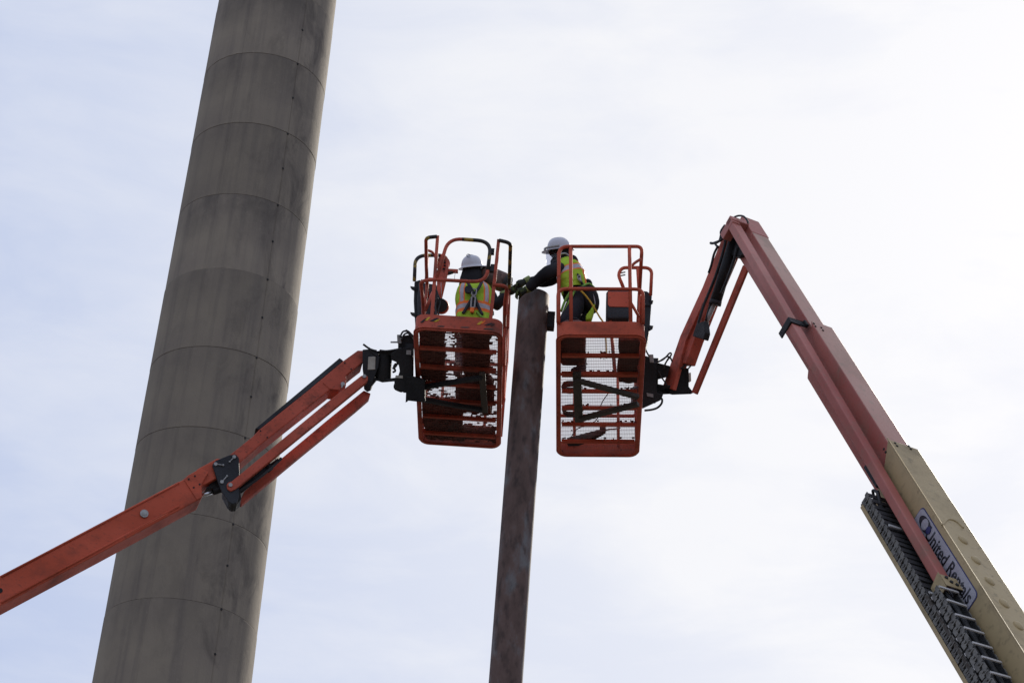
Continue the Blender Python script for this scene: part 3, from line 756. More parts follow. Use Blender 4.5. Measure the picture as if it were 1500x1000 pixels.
# ---- right jib, in the vertical plane through the boom
JY = Vector((-RS.y, RS.x, 0)); JN = RS                       # JN faces the camera side
def jq(px, py, s=0.0): return onplane(px, py, TIP + RS * s, RS)
jw = 0.0
mb = MB()
mb.prism([jq(1060, 342, -0.05), jq(1068, 338, -0.05), jq(1078, 350, -0.05), jq(1064, 384, -0.05), jq(1040, 440, -0.05), jq(1017, 498, -0.05), jq(1005, 532, -0.05), jq(993, 532, -0.05), jq(985.5, 571, -0.05), jq(970, 567, -0.05), jq(996, 492, -0.05), jq(1029, 420, -0.05)], -RS * 0.12)
jib_r = mb.build('jib_arm', M['orange_b'], lift_r, bevel=0.01, label='short red jib arm between boom tip and platform')
# raised rib along the jib's outer edge
mb = MB()
mb.prism([jq(1060, 343, -0.02), jq(1068, 352, -0.02), jq(1038, 425, -0.02), jq(1004, 500, -0.02), jq(985, 570, -0.02), jq(971, 567, -0.02), jq(996, 493, -0.02), jq(1029, 421, -0.02)], -RS * 0.05)
mb.build('jib_side_plate', M['orange_b'], jib_r, bevel=0.006)
mb = MB()
c0, c1, c2 = jq(1076, 350, -0.03), jq(1049, 440, -0.03), jq(1028, 486, -0.03)
mb.cyl(c0, c1, 0.062, 18); mb.cyl(c1, c1 + (c1 - c0).normalized() * 0.05, 0.068, 18)
cyl_ = mb.build('jib_cylinder', M['black'], jib_r)
mb = MB(); mb.cyl(c1, c2, 0.024, 12); mb.build('cylinder_rod', M['galv'], cyl_)
for pts in (((1070, 352), (1062, 380), (1052, 410), (1042, 440), (1034, 470)), ((1064, 350), (1056, 380), (1048, 405), (1040, 425), (1030, 450), (1021, 480)), ((1080, 362), (1074, 385), (1064, 412), (1056, 430))):
    k = MB(); k.tube(spline([jq(x, y, -0.012) for x, y in pts]), 0.016, 8); k.build('hose', M['rubber'], cyl_)
mb = MB(); mb.prism([jq(1014, 492, 0.02), jq(1020, 474, 0.02), jq(1031, 470, 0.02), jq(1033, 487, 0.02), jq(1030, 497, 0.02)], -RS * 0.07); mb.build('cylinder_lug', M['black'], jib_r, bevel=0.01)
mb = MB()
mb.prism([jq(1088, 388, -0.10), jq(1095.5, 391, -0.10), jq(1019, 577, -0.10), jq(1012.5, 574, -0.10)], -RS * 0.03)
mb.build('levelling_link', M['orange_b'], lift_r, bevel=0.006, label='thin red levelling link behind the jib')
# knuckle at the boom tip
mb = MB()
mb.prism([jq(1057, 341, -0.02), jq(1061, 333, -0.02), jq(1075, 330, -0.02), jq(1090, 372, -0.02), jq(1080, 376, -0.02), jq(1063, 372, -0.02)], -RS * 0.16)
mb.build('tip_knuckle', M['black'], lift_r, bevel=0.01)
for pts, r in ((((1076, 318), (1082, 316), (1089, 317), (1094, 322), (1096, 327)), 0.011), (((1062, 330), (1056, 340), (1058, 350), (1046, 356), (1041, 356)), 0.015), (((1066, 333), (1058, 338), (1054, 352), (1048, 357), (1052, 362)), 0.013), (((1052, 360), (1046, 372), (1042, 388), (1038, 400)), 0.014)):
    k = MB(); k.tube(spline([jq(x, y, 0.03) for x, y in pts]), r, 8); k.build('hose', M['rubber'], jib_r)

# ---- right mount (rotator between jib and platform)
JP = jq(985, 570, -0.05)
DM = (JP - CAM).dot(CF)
def mq(px, py, s=0.0):
    return onplane(px, py, CAM + CF * (DM + s), CF)
mb = MB()
mb.prism([mq(*p) for p in ((993, 541), (1009, 539), (1009, 566), (1016, 575), (1012, 577), (985, 578), (960, 572), (962, 562), (985, 566))], CF * 0.16)
brk = mb.build('jib_bracket', M['black'], lift_r, bevel=0.008)
mb = MB(); mb.prism([mq(*p, -0.02) for p in ((1009, 546), (1012, 545.5), (1012.5, 558), (1009.5, 560))], CF * 0.05); mb.build('grey_tag', M['label'], brk)
mb = MB()
mb.prism([mq(*p, -0.05) for p in ((941, 520), (950, 522), (956, 530), (962, 532), (962, 575), (972, 577), (968, 586), (955, 592), (942, 598), (928, 600), (926, 570), (941, 562))], CF * 0.45)
rot = mb.build('platform_rotator', M['black'], lift_r, bevel=0.012)
mb = MB(); mb.cyl(mq(954, 524, 0.1), mq(952, 582, 0.1), 0.085, 18); mb.build('rotary_actuator', M['black'], rot)
mb = MB(); mb.prism([mq(*p) for p in ((955, 529), (982, 536), (978, 552), (962, 556), (958, 545))], CF * 0.2); mb.prism([mq(*p) for p in ((958, 560), (972, 567), (985, 563), (982, 577), (958, 578))], CF * 0.2)
mb.build('rotator_arm', M['black'], rot, bevel=0.01)
mb = MB(); mb.tube(rounded([mq(*p, -0.03) for p in ((958, 590), (964, 583), (970, 583), (970, 590), (964, 597), (955, 600), (944, 601))], 0.04, 4), 0.012, 8); mb.tube(rounded([mq(*p, -0.03) for p in ((961, 582), (964, 579), (970, 576), (969, 582), (962, 584))], 0.02, 3), 0.01, 8)
mb.build('lift_eye', M['black'], rot)
mb = MB(); mb.prism([mq(*p, -0.06) for p in ((951, 519), (957, 519), (958, 531), (952, 531))], CF * 0.05); mb.build('valve_box', M['galv'], rot, bevel=0.004)
mb = MB(); mb.prism([mq(*p, -0.06) for p in ((947, 575), (957, 577), (957, 582), (948, 580))], CF * 0.02); mb.build('grey_tag', M['galv'], rot)
for pts in (((963, 530), (972, 526), (981, 517), (983, 520), (976, 530), (972, 540)), ((958, 533), (966, 529), (978, 522), (984, 527)), ((972, 537), (977, 528), (981, 523), (985, 530)), ((1011, 519), (1014, 527), (1012, 535), (1008, 540)), ((997, 540), (1002, 536), (1005, 531)), ((944, 498), (946, 512), (951, 522), (955, 530)), ((964, 543), (968, 551), (973, 558), (978, 566))):
    k = MB(); k.tube(spline([mq(x, y, -0.04) for x, y in pts]), 0.009, 6); k.build('hose', M['rubber'], rot)

# ---- right platform
toe_r = basket(FR, lift_r, 'orange', +1, 2.55)
mat = M['orange']
q = lambda px, py, y=0.0: FR.q(px, py, y)
mb = MB(); rail(mb, [q(818, 474, .02), q(819, 361, .02), q(940.5, 361, .02), q(939.5, 378, .05)], rc=0.10); mb.build('front_rail', mat, toe_r)
mb = MB(); rail(mb, [q(817.5, 472, 0.0), q(817.5, 423, 0.0), q(942, 423.5, 0.0), q(942, 474, 0.0)], rc=0.09); mb.build('front_rail', mat, toe_r)
for a, b in (((836, 362), (836.5, 473)), ((922, 362), (924, 473))):
    mb = MB(); mb.tube([q(*a, 0.02), q(*b, 0.02)], 0.02, 10); mb.build('rail_post', mat, toe_r)
side_rails(FR, toe_r, mat, 2.55, 1.07, 0.52, 0.012, 0.89)
mb = MB(); mb.tube(spline([q(924, 391, .03), q(930, 385, .03), q(939.5, 379, .05)]), 0.016, 8); mb.build('brace', mat, toe_r)
mb = MB(); mb.tube([q(924, 443, .04), q(936, 464, .04)], 0.016, 8); mb.build('brace', mat, toe_r)
mb = MB(); rail(mb, [q(913, 421, 1.0), q(905.5, 402, 1.0), q(911, 392, 1.0), q(955, 392, 1.0), q(953, 432, 1.0)], rc=0.09); mb.build('console_guard', mat, toe_r)
mb = MB(); mb.tube([q(934, 393, 1.0), q(936, 424, 1.0)], 0.018, 8); mb.build('console_guard_post', mat, toe_r)
for yy in (400, 404):
    mb = MB(); mb.tube([q(908, yy, 1.0), q(916, yy - 1.5, 1.0)], 0.007, 6); mb.build('guard_tab', M['black'], toe_r)
mb = MB(); mb.prism([q(*p, 0.9) for p in ((888, 428), (890, 424.5), (922, 424.5), (922, 466), (890, 466.5), (887.5, 463))], FR.Y * 0.22)
con = mb.build('control_console', M['charcoal'], toe_r, bevel=0.02)
mb = MB(); mb.prism([q(*p, 0.892) for p in ((890.5, 427), (921.5, 427), (921.5, 449.5), (893, 449), (890.5, 446))], FR.Y * 0.006)
mb.build('console_panel', mat, toe_r, bevel=0.004)
mb = MB(); mb.tube([q(894, 467, 0.95), FR.p(0.62, 0.95, 0.10)], 0.02, 8); mb.build('console_leg', mat, toe_r)
mb = MB(); mb.prism([q(*p, 1.1) for p in ((934, 429), (938, 425), (948, 426), (955, 431), (954, 448), (934, 447))], FR.Y * 0.2)
bx = mb.build('junction_box', M['charcoal'], toe_r, bevel=0.015)
mb = MB(); mb.prism([q(*p, 1.12) for p in ((944, 446), (954, 446), (952, 476), (949, 495), (946, 508), (942, 508), (942, 470))], FR.Y * 0.14); mb.build('hose_bundle', M['rubber'], toe_r, bevel=0.01)
for yy in (441, 478):
    mb = MB(); mb.prism([q(*p, 1.1) for p in ((950, yy - 2), (957, yy - 1), (956, yy + 2), (951, yy + 5))], FR.Y * 0.03); mb.build('cable_clip', M['black'], toe_r)
# support arms below the floor
def under(F, pts, wid, name, par, z=-0.10, mat='brownsteel'):
    (x0, y0), (x1, y1) = pts
    def g(px, py): return onplane(px, py, F.p(0, 0, z), F.Z)
    a, b = g(x0, y0), g(x1, y1); d = (b - a).normalized(); n = d.cross(F.Z).normalized()
    mb = MB(); mb.prism([a - n * wid, b - n * wid, b + n * wid, a + n * wid], F.Z * 0.045); return mb.build(name, M[mat], par, bevel=0.006)
under(FR, ((845, 549), (848, 619)), 0.045, 'support_plate', toe_r)
under(FR, ((842, 559), (935, 584)), 0.030, 'support_arm', toe_r, z=-0.13)
under(FR, ((850, 616), (935, 594)), 0.034, 'support_arm', toe_r, z=-0.13)

# ================================================================== LEFT LIFT
PV = at(335, 690, 23.5)
LD = dir_for(PV, 0, 866, 23)                              # down the boom, towards the camera
LS = LD.cross(Vector((0, 0, 1))).normalized()
if LS.dot(CF) > 0: LS = -LS
LT = (-LD).cross(LS); LT = LT if LT.z > 0 else -LT
def lq(px, py, s=0.0): return onplane(px, py, PV + LS * s, LS)
LH = lq(200, 770, -0.08) ; HL = LH + LD * ((LH.z - 2.0) / -LD.z)
lift_l = thing('boom_lift', Vector((HL.x, HL.y, 0)), 'orange articulating boom lift on the left crossing in front of the chimney', 'boom lift', 'boom lifts raising workers to the pipe column')
lb_top = lambda x: 843.8 - 0.532 * x
lb_low = lambda x: 888.8 - 0.542 * x
# main section: side traced on its own plane, then extended down its own axis
e0, e1 = lq(5, lb_top(5)), lq(5, lb_low(5))
far = (HL - e0).dot(LD)
mb = MB()
side_pts = [e0 + LD * far, lq(150, lb_top(150)), lq(233, 719.5), lq(268, 702), lq(276, 695), lq(295, 684.5), lq(306, 691), lq(299, 702), lq(296, 708), lq(296, 729), lq(287, 733.5), lq(150, lb_low(150)), e1 + LD * far]
mb.prism(side_pts, -LS * 0.30)
main_l = mb.build('main_boom', M['orange'], lift_l, bevel=0.012, label='large orange boom section crossing in front of the chimney')
mb = MB()   # weld ribs on the side face and the collar plate
mb.tube([lq(2, lb_low(2) - 5.5, 0.003), lq(262, lb_low(262) - 6, 0.003)], 0.012, 6)
mb.tube([lq(2, lb_top(2) + 1.5, 0.002), lq(262, lb_top(262) + 2.5, 0.002)], 0.012, 6)
mb.build('weld_rib', M['orange'], main_l)
mb = MB(); mb.prism([lq(270, 703.5, 0), lq(276, 696, 0), lq(294.5, 685.5, 0), lq(305, 692, 0), lq(297.5, 704, 0), lq(295, 709, 0), lq(295, 728.5, 0), lq(288, 732, 0)], LS * 0.008); mb.build('collar_plate', M['orange'], main_l, bevel=0.003)
for (x, y) in ((276.5, 701.8), (285.5, 697), (292.5, 709.2), (283.8, 713.8)):
    p = lq(x, y, 0.008); k = MB(); k.cyl(p, p + LS * 0.006, 0.010, 8); k.build('bolt_hole', M['hole'], main_l)
p = lq(211, 752.5, 0.0); k = MB(); k.cyl(p, p + LS * 0.02, 0.042, 20); k.ball(p + LS * 0.02, 0.03, 0.03, 0.008, (LD, LT, LS)); k.build('pivot_pin', M['galv'], main_l)
p = lq(0, 864.5, 0.0); k = MB(); k.cyl(p, p + LS * 0.006, 0.026, 10); k.build('bolt_hole', M['hole'], main_l)
# inner fly section
mb = MB(); mb.prism([lq(250, 728, -0.04), lq(290, 686, -0.04), lq(318, 671, -0.04), lq(345, 672, -0.04), lq(345, 686, -0.04), lq(298, 710, -0.04), lq(262, 735, -0.04)], -LS * 0.22)
fly_l = mb.build('fly_boom', M['orange'], lift_l, bevel=0.01, label='short exposed orange inner boom section')
# lower slide plate and rod
mb = MB(); mb.prism([lq(301, 716, -0.10), lq(316, 700, -0.10), lq(335, 700, -0.10), lq(322, 714, -0.10)], -LS * 0.1); mb.build('slide_plate', M['black'], fly_l, bevel=0.004)
a, b = lq(292, 726.5, -0.12), lq(336, 712, -0.12)
mb = MB(); mb.cyl(a, a.lerp(b, 0.5), 0.022, 14); rod = mb.build('cylinder_rod', M['chrome'], lift_l)
mb = MB(); mb.cyl(a.lerp(b, 0.45), b, 0.036, 14); mb.build('rod_end', M['black'], rod)
# ---- jib
JD = dir_for(PV, 530, 535, -21)                           # pointing up the jib, away from the camera
def kq(px, py, s=0.0): return onplane(px, py, PV + JNL * s, JNL)
JNL = JD.cross(Vector((0, 0, 1))).normalized()
if JNL.dot(CF) > 0: JNL = -JNL
# upper jib tube
mb = MB(); mb.prism([kq(*p, -0.02) for p in ((336, 666), (370, 639), (380, 628.5), (453, 570), (503, 528), (524, 512.8), (532, 513), (532, 530), (480, 573), (380, 652), (354, 675), (343, 684))], -JNL * 0.22)
jib_l = mb.build('jib_arm', M['orange_b'], lift_l, bevel=0.01, label='orange jib arm rising from the black pivot plates to the left platform')
mb = MB(); mb.prism([kq(*p, -0.012) for p in ((473, 560), (505, 527), (524, 513.5), (531.5, 514), (531.5, 530), (507, 549), (507, 564), (497, 571), (482, 569))], -JNL * 0.235)
mb.build('jib_gusset', M['orange_b'], jib_l, bevel=0.005)
for (x, y) in ((505, 531.5), (514.5, 540.5), (381.5, 631), (391.5, 640.5)):
    p = kq(x, y, -0.01); k = MB(); k.cyl(p, p + JNL * 0.005, 0.009, 8); k.build('bolt_hole', M['hole'], jib_l)
p = kq(502, 563, 0.0); k = MB(); k.cyl(p - JNL * 0.02, p + JNL * 0.02, 0.022, 10); k.box(p + JNL * 0.02, JD * -0.02, Vector((0, 0, -0.045)), JNL * 0.01); k.build('lock_pin', M['galv'], jib_l)
mb = MB(); mb.prism([kq(*p, -0.03) for p in ((374, 627.5), (497.5, 524), (503, 528), (453, 570.2), (380, 628.7))], -JNL * 0.22); mb.build('top_cover', M['charcoal'], jib_l, bevel=0.004)
# link 1 (front) and cylinder behind
mb = MB(); mb.prism([kq(*p, 0.03) for p in ((332, 710), (334, 706.5), (340, 704), (480, 588), (529, 550), (534, 548.5), (539, 551), (539, 557), (535, 561), (480, 606), (345, 716), (338, 719), (333, 716))], -JNL * 0.06)
l1 = mb.build('front_link', M['orange_b'], lift_l, bevel=0.006, label='orange front link bar under the jib arm')
for (x, y) in ((337.5, 710.5), (533.5, 551.5)):
    p = kq(x, y, 0.03); k = MB(); k.cyl(p, p + JNL * 0.016, 0.021, 14); k.build('pin', M['galv'], l1)
mb = MB(); mb.prism([kq(*p, -0.16) for p in ((350, 736), (358, 719), (413.5, 670), (480, 614.5), (533, 571.5), (543, 576), (541, 583), (521.5, 600), (480, 634), (436, 670), (354, 738))], -JNL * 0.08)
mb.build('rear_link', M['orange_b'], lift_l, bevel=0.006, label='dark orange rear link bar, lowest of the three jib bars')
a, b, c_ = kq(350, 718, -0.07), kq(396, 682, -0.07), kq(436, 648, -0.07)
mb = MB(); mb.cyl(a, b, 0.038, 16); mb.cyl(b, kq(390, 687, -0.07), 0.046, 16); mb.cyl(b, kq(408, 673, -0.05), 0.018, 12); cy = mb.build('jib_cylinder', M['black'], lift_l)
mb = MB(); mb.tube(spline([kq(345, 722, -0.04), kq(372, 705, -0.04), kq(396, 686, -0.04), kq(412, 671, -0.07)]), 0.016, 8); mb.build('hose', M['rubber'], cy)
# black pivot plates
mb = MB(); outl = [(311, 680), (316, 674), (337, 665.5), (346, 665), (350, 670), (351, 690), (350, 712), (350, 728), (347, 736), (341, 738), (335, 735), (325, 720), (320, 708)]
mb.prism([kq(*p, 0.012) for p in outl], -JNL * 0.03); mb.prism([kq(*p, -0.27) for p in outl], -JNL * 0.03)
piv = mb.build('pivot_plate', M['charcoal'], lift_l, bevel=0.008, label='pair of black pivot plates joining boom and jib')
mb = MB(); mb.prism([kq(*p, -0.02) for p in ((326, 716), (333, 708), (352, 716), (354, 730), (347, 737), (340, 738), (335, 733))], -JNL * 0.2); mb.build('pivot_block', M['black'], piv, bevel=0.02)
for (x0, y0, x1, y1) in ((316, 679.5, 327, 681), (343, 669, 336.5, 676), (325, 705.5, 332.5, 697)):
    k = MB(); a, b = kq(x0, y0, 0.02), kq(x1, y1, 0.02); k.cyl(a - JNL * 0.008, a + JNL * 0.008, 0.019, 12); k.cyl(a, b, 0.006, 8); k.ball(b, 0.011, 0.011, 0.011); k.build('retaining_pin', M['galv'], piv)
# ---- left mount
DML = (kq(540, 545, 0) - CAM).dot(CF)
def nq(px, py, s=0.0): return onplane(px, py, CAM + CF * (DML + s), CF)
mb = MB(); mb.prism([nq(*p) for p in ((531, 512), (543, 511), (552, 516), (556, 524), (554, 538), (547, 556), (542, 572), (538, 574), (533, 570), (532.5, 553), (531, 540))], CF * 0.2)
brl = mb.build('jib_bracket', M['charcoal'], lift_l, bevel=0.008)
mb = MB(); mb.prism([nq(*p, -0.008) for p in ((539.5, 522.5), (550, 522), (549.5, 541), (538.5, 541.5))], CF * 0.02); mb.build('grey_tag', M['label'], brl, bevel=0.004)
mb = MB(); mb.cyl(nq(563, 519, 0.1), nq(561, 558, 0.1), 0.085, 20)
mb.prism([nq(*p, 0.02) for p in ((545, 552), (556, 556), (580, 553), (582, 558), (560, 560), (551, 557), (544, 566), (542, 562))], CF * 0.15)
mb.prism([nq(*p, 0.02) for p in ((548, 515), (560, 521), (572, 520), (590, 524), (590, 514), (560, 512.5))], CF * 0.15)
act = mb.build('rotary_actuator', M['black'], lift_l, bevel=0.006)
mb = MB()
mb.prism([nq(*p, -0.02) for p in ((572, 518), (582, 511), (600, 508), (604, 530), (604, 566), (598, 574), (589, 573), (578, 569.5), (577.5, 557), (583, 551), (585.5, 543), (584, 535), (580, 530), (573, 527))], CF * 0.2)
cbr = mb.build('platform_rotator', M['black'], lift_l, bevel=0.008)
mb = MB(); mb.cyl(nq(599, 503, 0.05), nq(598, 575, 0.05), 0.055, 18); mb.build('actuator_column', M['black'], cbr)
mb = MB(); mb.prism([nq(*p, -0.03) for p in ((595.5, 512.5), (602, 513), (602, 519.5), (595, 519))], CF * 0.03); mb.build('grey_tag', M['galv'], cbr)
mb = MB(); mb.prism([nq(*p, -0.03) for p in ((579.5, 549.5), (590, 550), (590, 554), (579, 553))], CF * 0.02); mb.build('grey_tag', M['label'], cbr)
mb = MB(); mb.tube(rounded([nq(*p, 0.0) for p in ((578.5, 561), (577.5, 569), (588, 573.5), (592, 571), (587, 561.5))], 0.03, 4, True), 0.012, 8, closed=True); mb.build('lift_eye', M['black'], cbr)
mb = MB(); mb.prism([nq(*p, -0.04) for p in ((596, 551), (606, 552), (622, 556), (622, 588.5), (610, 588), (597, 586.5), (594, 590), (594.5, 578))], CF * 0.35); mb.build('mount_box', M['black'], cbr, bevel=0.008)
mb = MB(); mb.prism([nq(*p, 0.0) for p in ((581.5, 490), (588, 490), (588, 503), (582, 503))], CF * 0.08); mb.cyl(nq(572, 501, .03), nq(582, 501, .03), 0.010, 8); mb.build('valve_box', M['galv'], cbr, bevel=0.004)
mb = MB(); mb.prism([nq(*p, 0.02) for p in ((583, 503), (588, 492), (600, 490), (608, 500), (606, 512), (583, 512))], CF * 0.14); mb.build('valve_block', M['black'], cbr, bevel=0.01)
for pts in (((532, 504), (542, 511), (552, 514)), ((540, 509), (545, 516), (552, 521)), ((586, 494), (590, 486), (596, 485), (602, 489), (607, 494)), ((588, 498), (592, 490), (598, 488), (604, 494)), ((594, 483.5), (600, 487), (608, 497)), ((575, 540), (580, 536), (584, 528), (590, 524)), ((575, 545), (579, 543), (577, 537), (580, 532)), ((556, 513), (566, 514), (580, 512), (588, 510))):
    k = MB(); k.tube(spline([nq(x, y, 0.0) for x, y in pts]), 0.011, 6); k.build('hose', M['rubber'], cbr)
chassis(lift_l, HL, -LD, 'orange')

# ---- left platform
toe_l = basket(FL, lift_l, 'orange_b', -1, 2.47)
mat = M['orange_b']
q = lambda px, py, y=0.0: FL.q(px, py, y)
def taped(parts, toe, name='front_rail'):
    """parts: list of (points, taped?)"""
    mb = MB()
    for pts, tp in parts: mb.tube(pts, R_T + (0.0015 if tp else 0), 10, mi=1 if tp else 0)
    return mb.build(name, [mat, M['tape']], toe)
# gate loop
loop = rounded([q(639, 409.5), q(657, 349), q(719.5, 353.5), q(712.5, 413.5), q(628, 409)], 0.15, 8)
taped([(loop[: 10], False), (loop[9: 20], True), (loop[19:], False)], toe_l, 'gate_rail')
for (a, b) in (((641, 344.5), (632.5, 462)), ((730.5, 350), (718.5, 466))):
    mb = MB(); mb.box(q(*a) - FL.X * 0.017, FL.X * 0.036, FL.Y * 0.036, q(*b) - q(*a)); mb.build('gate_post', mat, toe_l, bevel=0.004)
# top rail from posts round the corners and back along the sides
lt = rounded([q(640, 346.5), q(624, 348), FL.p(0.022, 0.5, 1.09), FL.p(0.024, 2.38, 1.09)], 0.12, 8)
taped([(lt[:7], True), (lt[6:], False)], toe_l, 'top_rail')
rt_ = rounded([q(731, 352), q(748, 356), FL.p(0.925, 0.95, 1.09), FL.p(0.915, 2.38, 1.09)], 0.12, 8)
taped([(rt_[:9], True), (rt_[8:12], True), (rt_[11:], False)], toe_l, 'top_rail')
ml = rounded([q(640, 409.5), q(616, 411), FL.p(0.03, 0.35, 0.58), FL.p(0.024, 2.38, 0.59)], 0.11, 6)
taped([(ml, False)], toe_l, 'mid_rail')
mr = rounded([q(722, 417), q(743, 419), FL.p(0.905, 0.4, 0.60), FL.p(0.913, 2.38, 0.59)], 0.10, 6)
taped([(mr, False)], toe_l, 'mid_rail')
side_rails(FL, toe_l, mat, 2.47, 1.09, 0.59, 0.024, 0.915, False)
for (x0, y0, x1, y1) in ((717, 371, 724, 366), (717, 397, 724, 391)):
    mb = MB(); mb.box(q(x0, y0), FL.X * 0.05, FL.Y * 0.04, FL.Z * 0.07); mb.build('gate_hinge', M['black'], toe_l, bevel=0.006)
cg = rounded([q(607, 411, 1.0), q(608.5, 374, 1.0), q(655, 374, 1.0), q(655, 396, 1.0), q(643, 446, 1.0)], 0.13, 8)
taped([(cg[:12], True), (cg[11:], False)], toe_l, 'console_guard')
mb = MB(); mb.tube([q(626, 376, 1.0), q(624, 412, 1.0)], 0.016, 8); mb.tube(spline([q(624, 366, .5), q(634, 370, .6), q(639, 380, .8)]), 0.015, 8); mb.build('console_guard_post', mat, toe_l)
mb = MB(); mb.prism([q(*p, 1.0) for p in ((644, 393), (654, 393), (655, 402), (652, 416), (640, 440), (640, 404))], FL.Y * 0.02); mb.build('console_plate', mat, toe_l, bevel=0.004)
mb = MB(); mb.cyl(q(648.5, 386, 1.02), q(648.5, 386, 1.06), 0.082, 20); disc = mb.build('hose_guide', mat, toe_l)
for k_ in range(4):
    mb = MB(); mb.ball(q(650 + 1.5 * sin(k_), 380 + 4.5 * k_, 0.99), 0.012, 0.012, 0.012, n=8, k=6); mb.build('rivet', M['black'], toe_l)
mb = MB(); mb.prism([q(*p, 1.0) for p in ((652, 393), (671, 394), (671, 398), (652, 397))], FL.Y * 0.04); mb.build('control_handle', mat, toe_l, bevel=0.004)
mb = MB(); mb.prism([q(*p, 1.0) for p in ((652, 399), (660, 397), (664, 398), (656, 400.5))], FL.Y * 0.04); mb.build('control_lever', M['black'], toe_l)
mb = MB(); mb.prism([q(*p, 1.1) for p in ((613, 414), (618, 407), (622, 414), (640, 416), (642, 432), (641, 462), (612, 464), (611, 436))], FL.Y * 0.3)
mb.build('control_console', M['charcoal'], toe_l, bevel=0.015)
mb = MB(); mb.prism([q(*p, 1.15) for p in ((607, 412), (616, 409), (617, 430), (616, 470), (608, 470), (606, 440))], FL.Y * 0.16); mb.build('junction_box', M['black'], toe_l, bevel=0.012)
for yy in (420, 458):
    mb = MB(); mb.prism([q(*p, 1.12) for p in ((601, yy - 1), (608, yy), (608, yy + 5), (603, yy + 2))], FL.Y * 0.03); mb.build('cable_clip', M['black'], toe_l)
mb = MB(); mb.tube([q(623, 455, .5), q(634, 428, .5)], 0.017, 8); mb.build('brace', mat, toe_l)
mb = MB(); mb.tube([q(667, 398, 1.0), q(665.5, 409, 1.0)], 0.0025, 5); mb.tube([q(646, 414, 0.95), q(647, 440, 0.95)], 0.0025, 5); mb.build('pull_cord', M['galv'], toe_l)
mb = MB(); mb.cyl(q(645.5, 449, 0.95), q(647, 449, 1.0), 0.085, 24); sp = mb.build('cable_reel', mat, toe_l); 
mb = MB(); mb.cyl(q(645, 447, 0.92), q(645, 447, 0.949), 0.078, 20); mb.build('reel_hub', M['black'], sp)
mb = MB()
mb.tube(spline([q(640, 428, .9), q(645, 442, .9), q(642, 455, .9), q(643, 465, .9)]), 0.010, 6); mb.tube(spline([q(636, 420, .9), q(641, 432, .9), q(638, 448, .9), q(640, 465, .9)]), 0.012, 6)
mb.build('hose', M['rubber'], toe_l)
under(FL, ((706, 549), (710, 605)), 0.034, 'support_plate', toe_l)
under(FL, ((705, 555), (606, 572)), 0.026, 'support_arm', toe_l, z=-0.13, mat='charcoal')
under(FL, ((706, 603), (606, 585)), 0.026, 'support_arm', toe_l, z=-0.13, mat='charcoal')
# worn hazard tape on the toe board: separate torn scraps
def scrap(px, py, wd, ht, sk, ms):
    mb = MB(); o = q(px, py, -0.004)
    pts = [o, o + FL.X * wd, o + FL.X * (wd + sk) + FL.Z * ht, o + FL.X * (wd * 0.55 + sk) + FL.Z * ht * 1.12, o + FL.X * sk + FL.Z * ht * 0.85]
    mb.prism(pts, FL.Y * 0.003); mb.build('tape_scrap', M[ms], toe_l)
for a in ((615, 472, .03, .05, .04, 'black'), (621, 469, .035, .04, .03, 'strap_y'), (629, 470, .045, .04, .05, 'black'), (635, 471, .03, .03, .03, 'strap_y'), (640, 470, .012, .025, .02, 'strap_y'), (698, 475, .035, .04, .03, 'strap_y'), (704, 474, .02, .04, .03, 'orangetape'), (709, 476, .05, .03, .05, 'black'), (718, 477, .02, .025, .03, 'black'), (640, 478, .07, .012, .01, 'brownsteel'), (674, 479.5, .08, .012, .02, 'brownsteel'), (708, 482, .09, .014, .01, 'brownsteel')):
    scrap(*a)

# ================================================================== loose things on the platforms
def slab(F, x0, y0, x1, y1, z, th, rot, mats, name):
    mb = MB(); c, s = cos(rot), sin(rot); cx, cy = (x0 + x1) / 2, (y0 + y1) / 2; pts = []
    n = 22
    for i in range(n):
        t = 4 * i / n; e = int(t); f = t - e
        cs = [(x0, y0), (x1, y0), (x1, y1), (x0, y1), (x0, y0)]
        x = cs[e][0] + (cs[e + 1][0] - cs[e][0]) * f; y = cs[e][1] + (cs[e + 1][1] - cs[e][1]) * f
        x += random.uniform(-.012, .012); y += random.uniform(-.012, .012)
        dx, dy = x - cx, y - cy
        pts.append(F.p(cx + dx * c - dy * s, cy + dx * s + dy * c, z))
    mb.prism(pts, F.Z * th); return mb.build(name, mats, None, bevel=0.003, loc=F.p(cx, cy, z))
tag(slab(FL, 0.50, 0.05, 0.79, 1.0, 0.028, 0.015, 0.0, M['clutter'], 'rubber_mat'), 'dark mat lying on the left platform floor towards the right front corner', 'floor mat')
tag(slab(FL, 0.04, 0.05, 0.31, 1.12, 0.028, 0.02, 0.0, M['clutter'], 'rubber_mat'), 'dark mat on the left platform floor along its left edge', 'floor mat')
tag(slab(FL, 0.42, 1.0, 0.83, 1.80, 0.050, 0.012, 0.03, M['clutter'], 'cardboard_sheet'), 'dark sheet on the left platform floor above the support arms', 'sheet')
tag(slab(FL, 0.05, 1.50, 0.50, 2.42, 0.028, 0.015, -0.03, M['clutter'], 'tarp'), 'dark folded tarp at the rear left of the left platform floor', 'tarp')
tag(slab(FL, 0.36, 2.10, 0.86, 2.42, 0.050, 0.015, 0.02, M['clutter'], 'tarp'), 'dark folded tarp at the rear right of the left platform floor', 'tarp')
tag(slab(FR, 0.64, 0.12, 0.86, 1.0, 0.028, 0.03, 0.0, M['clutter'], 'rubber_mat'), 'dark mat on the right platform floor under the control console', 'floor mat')
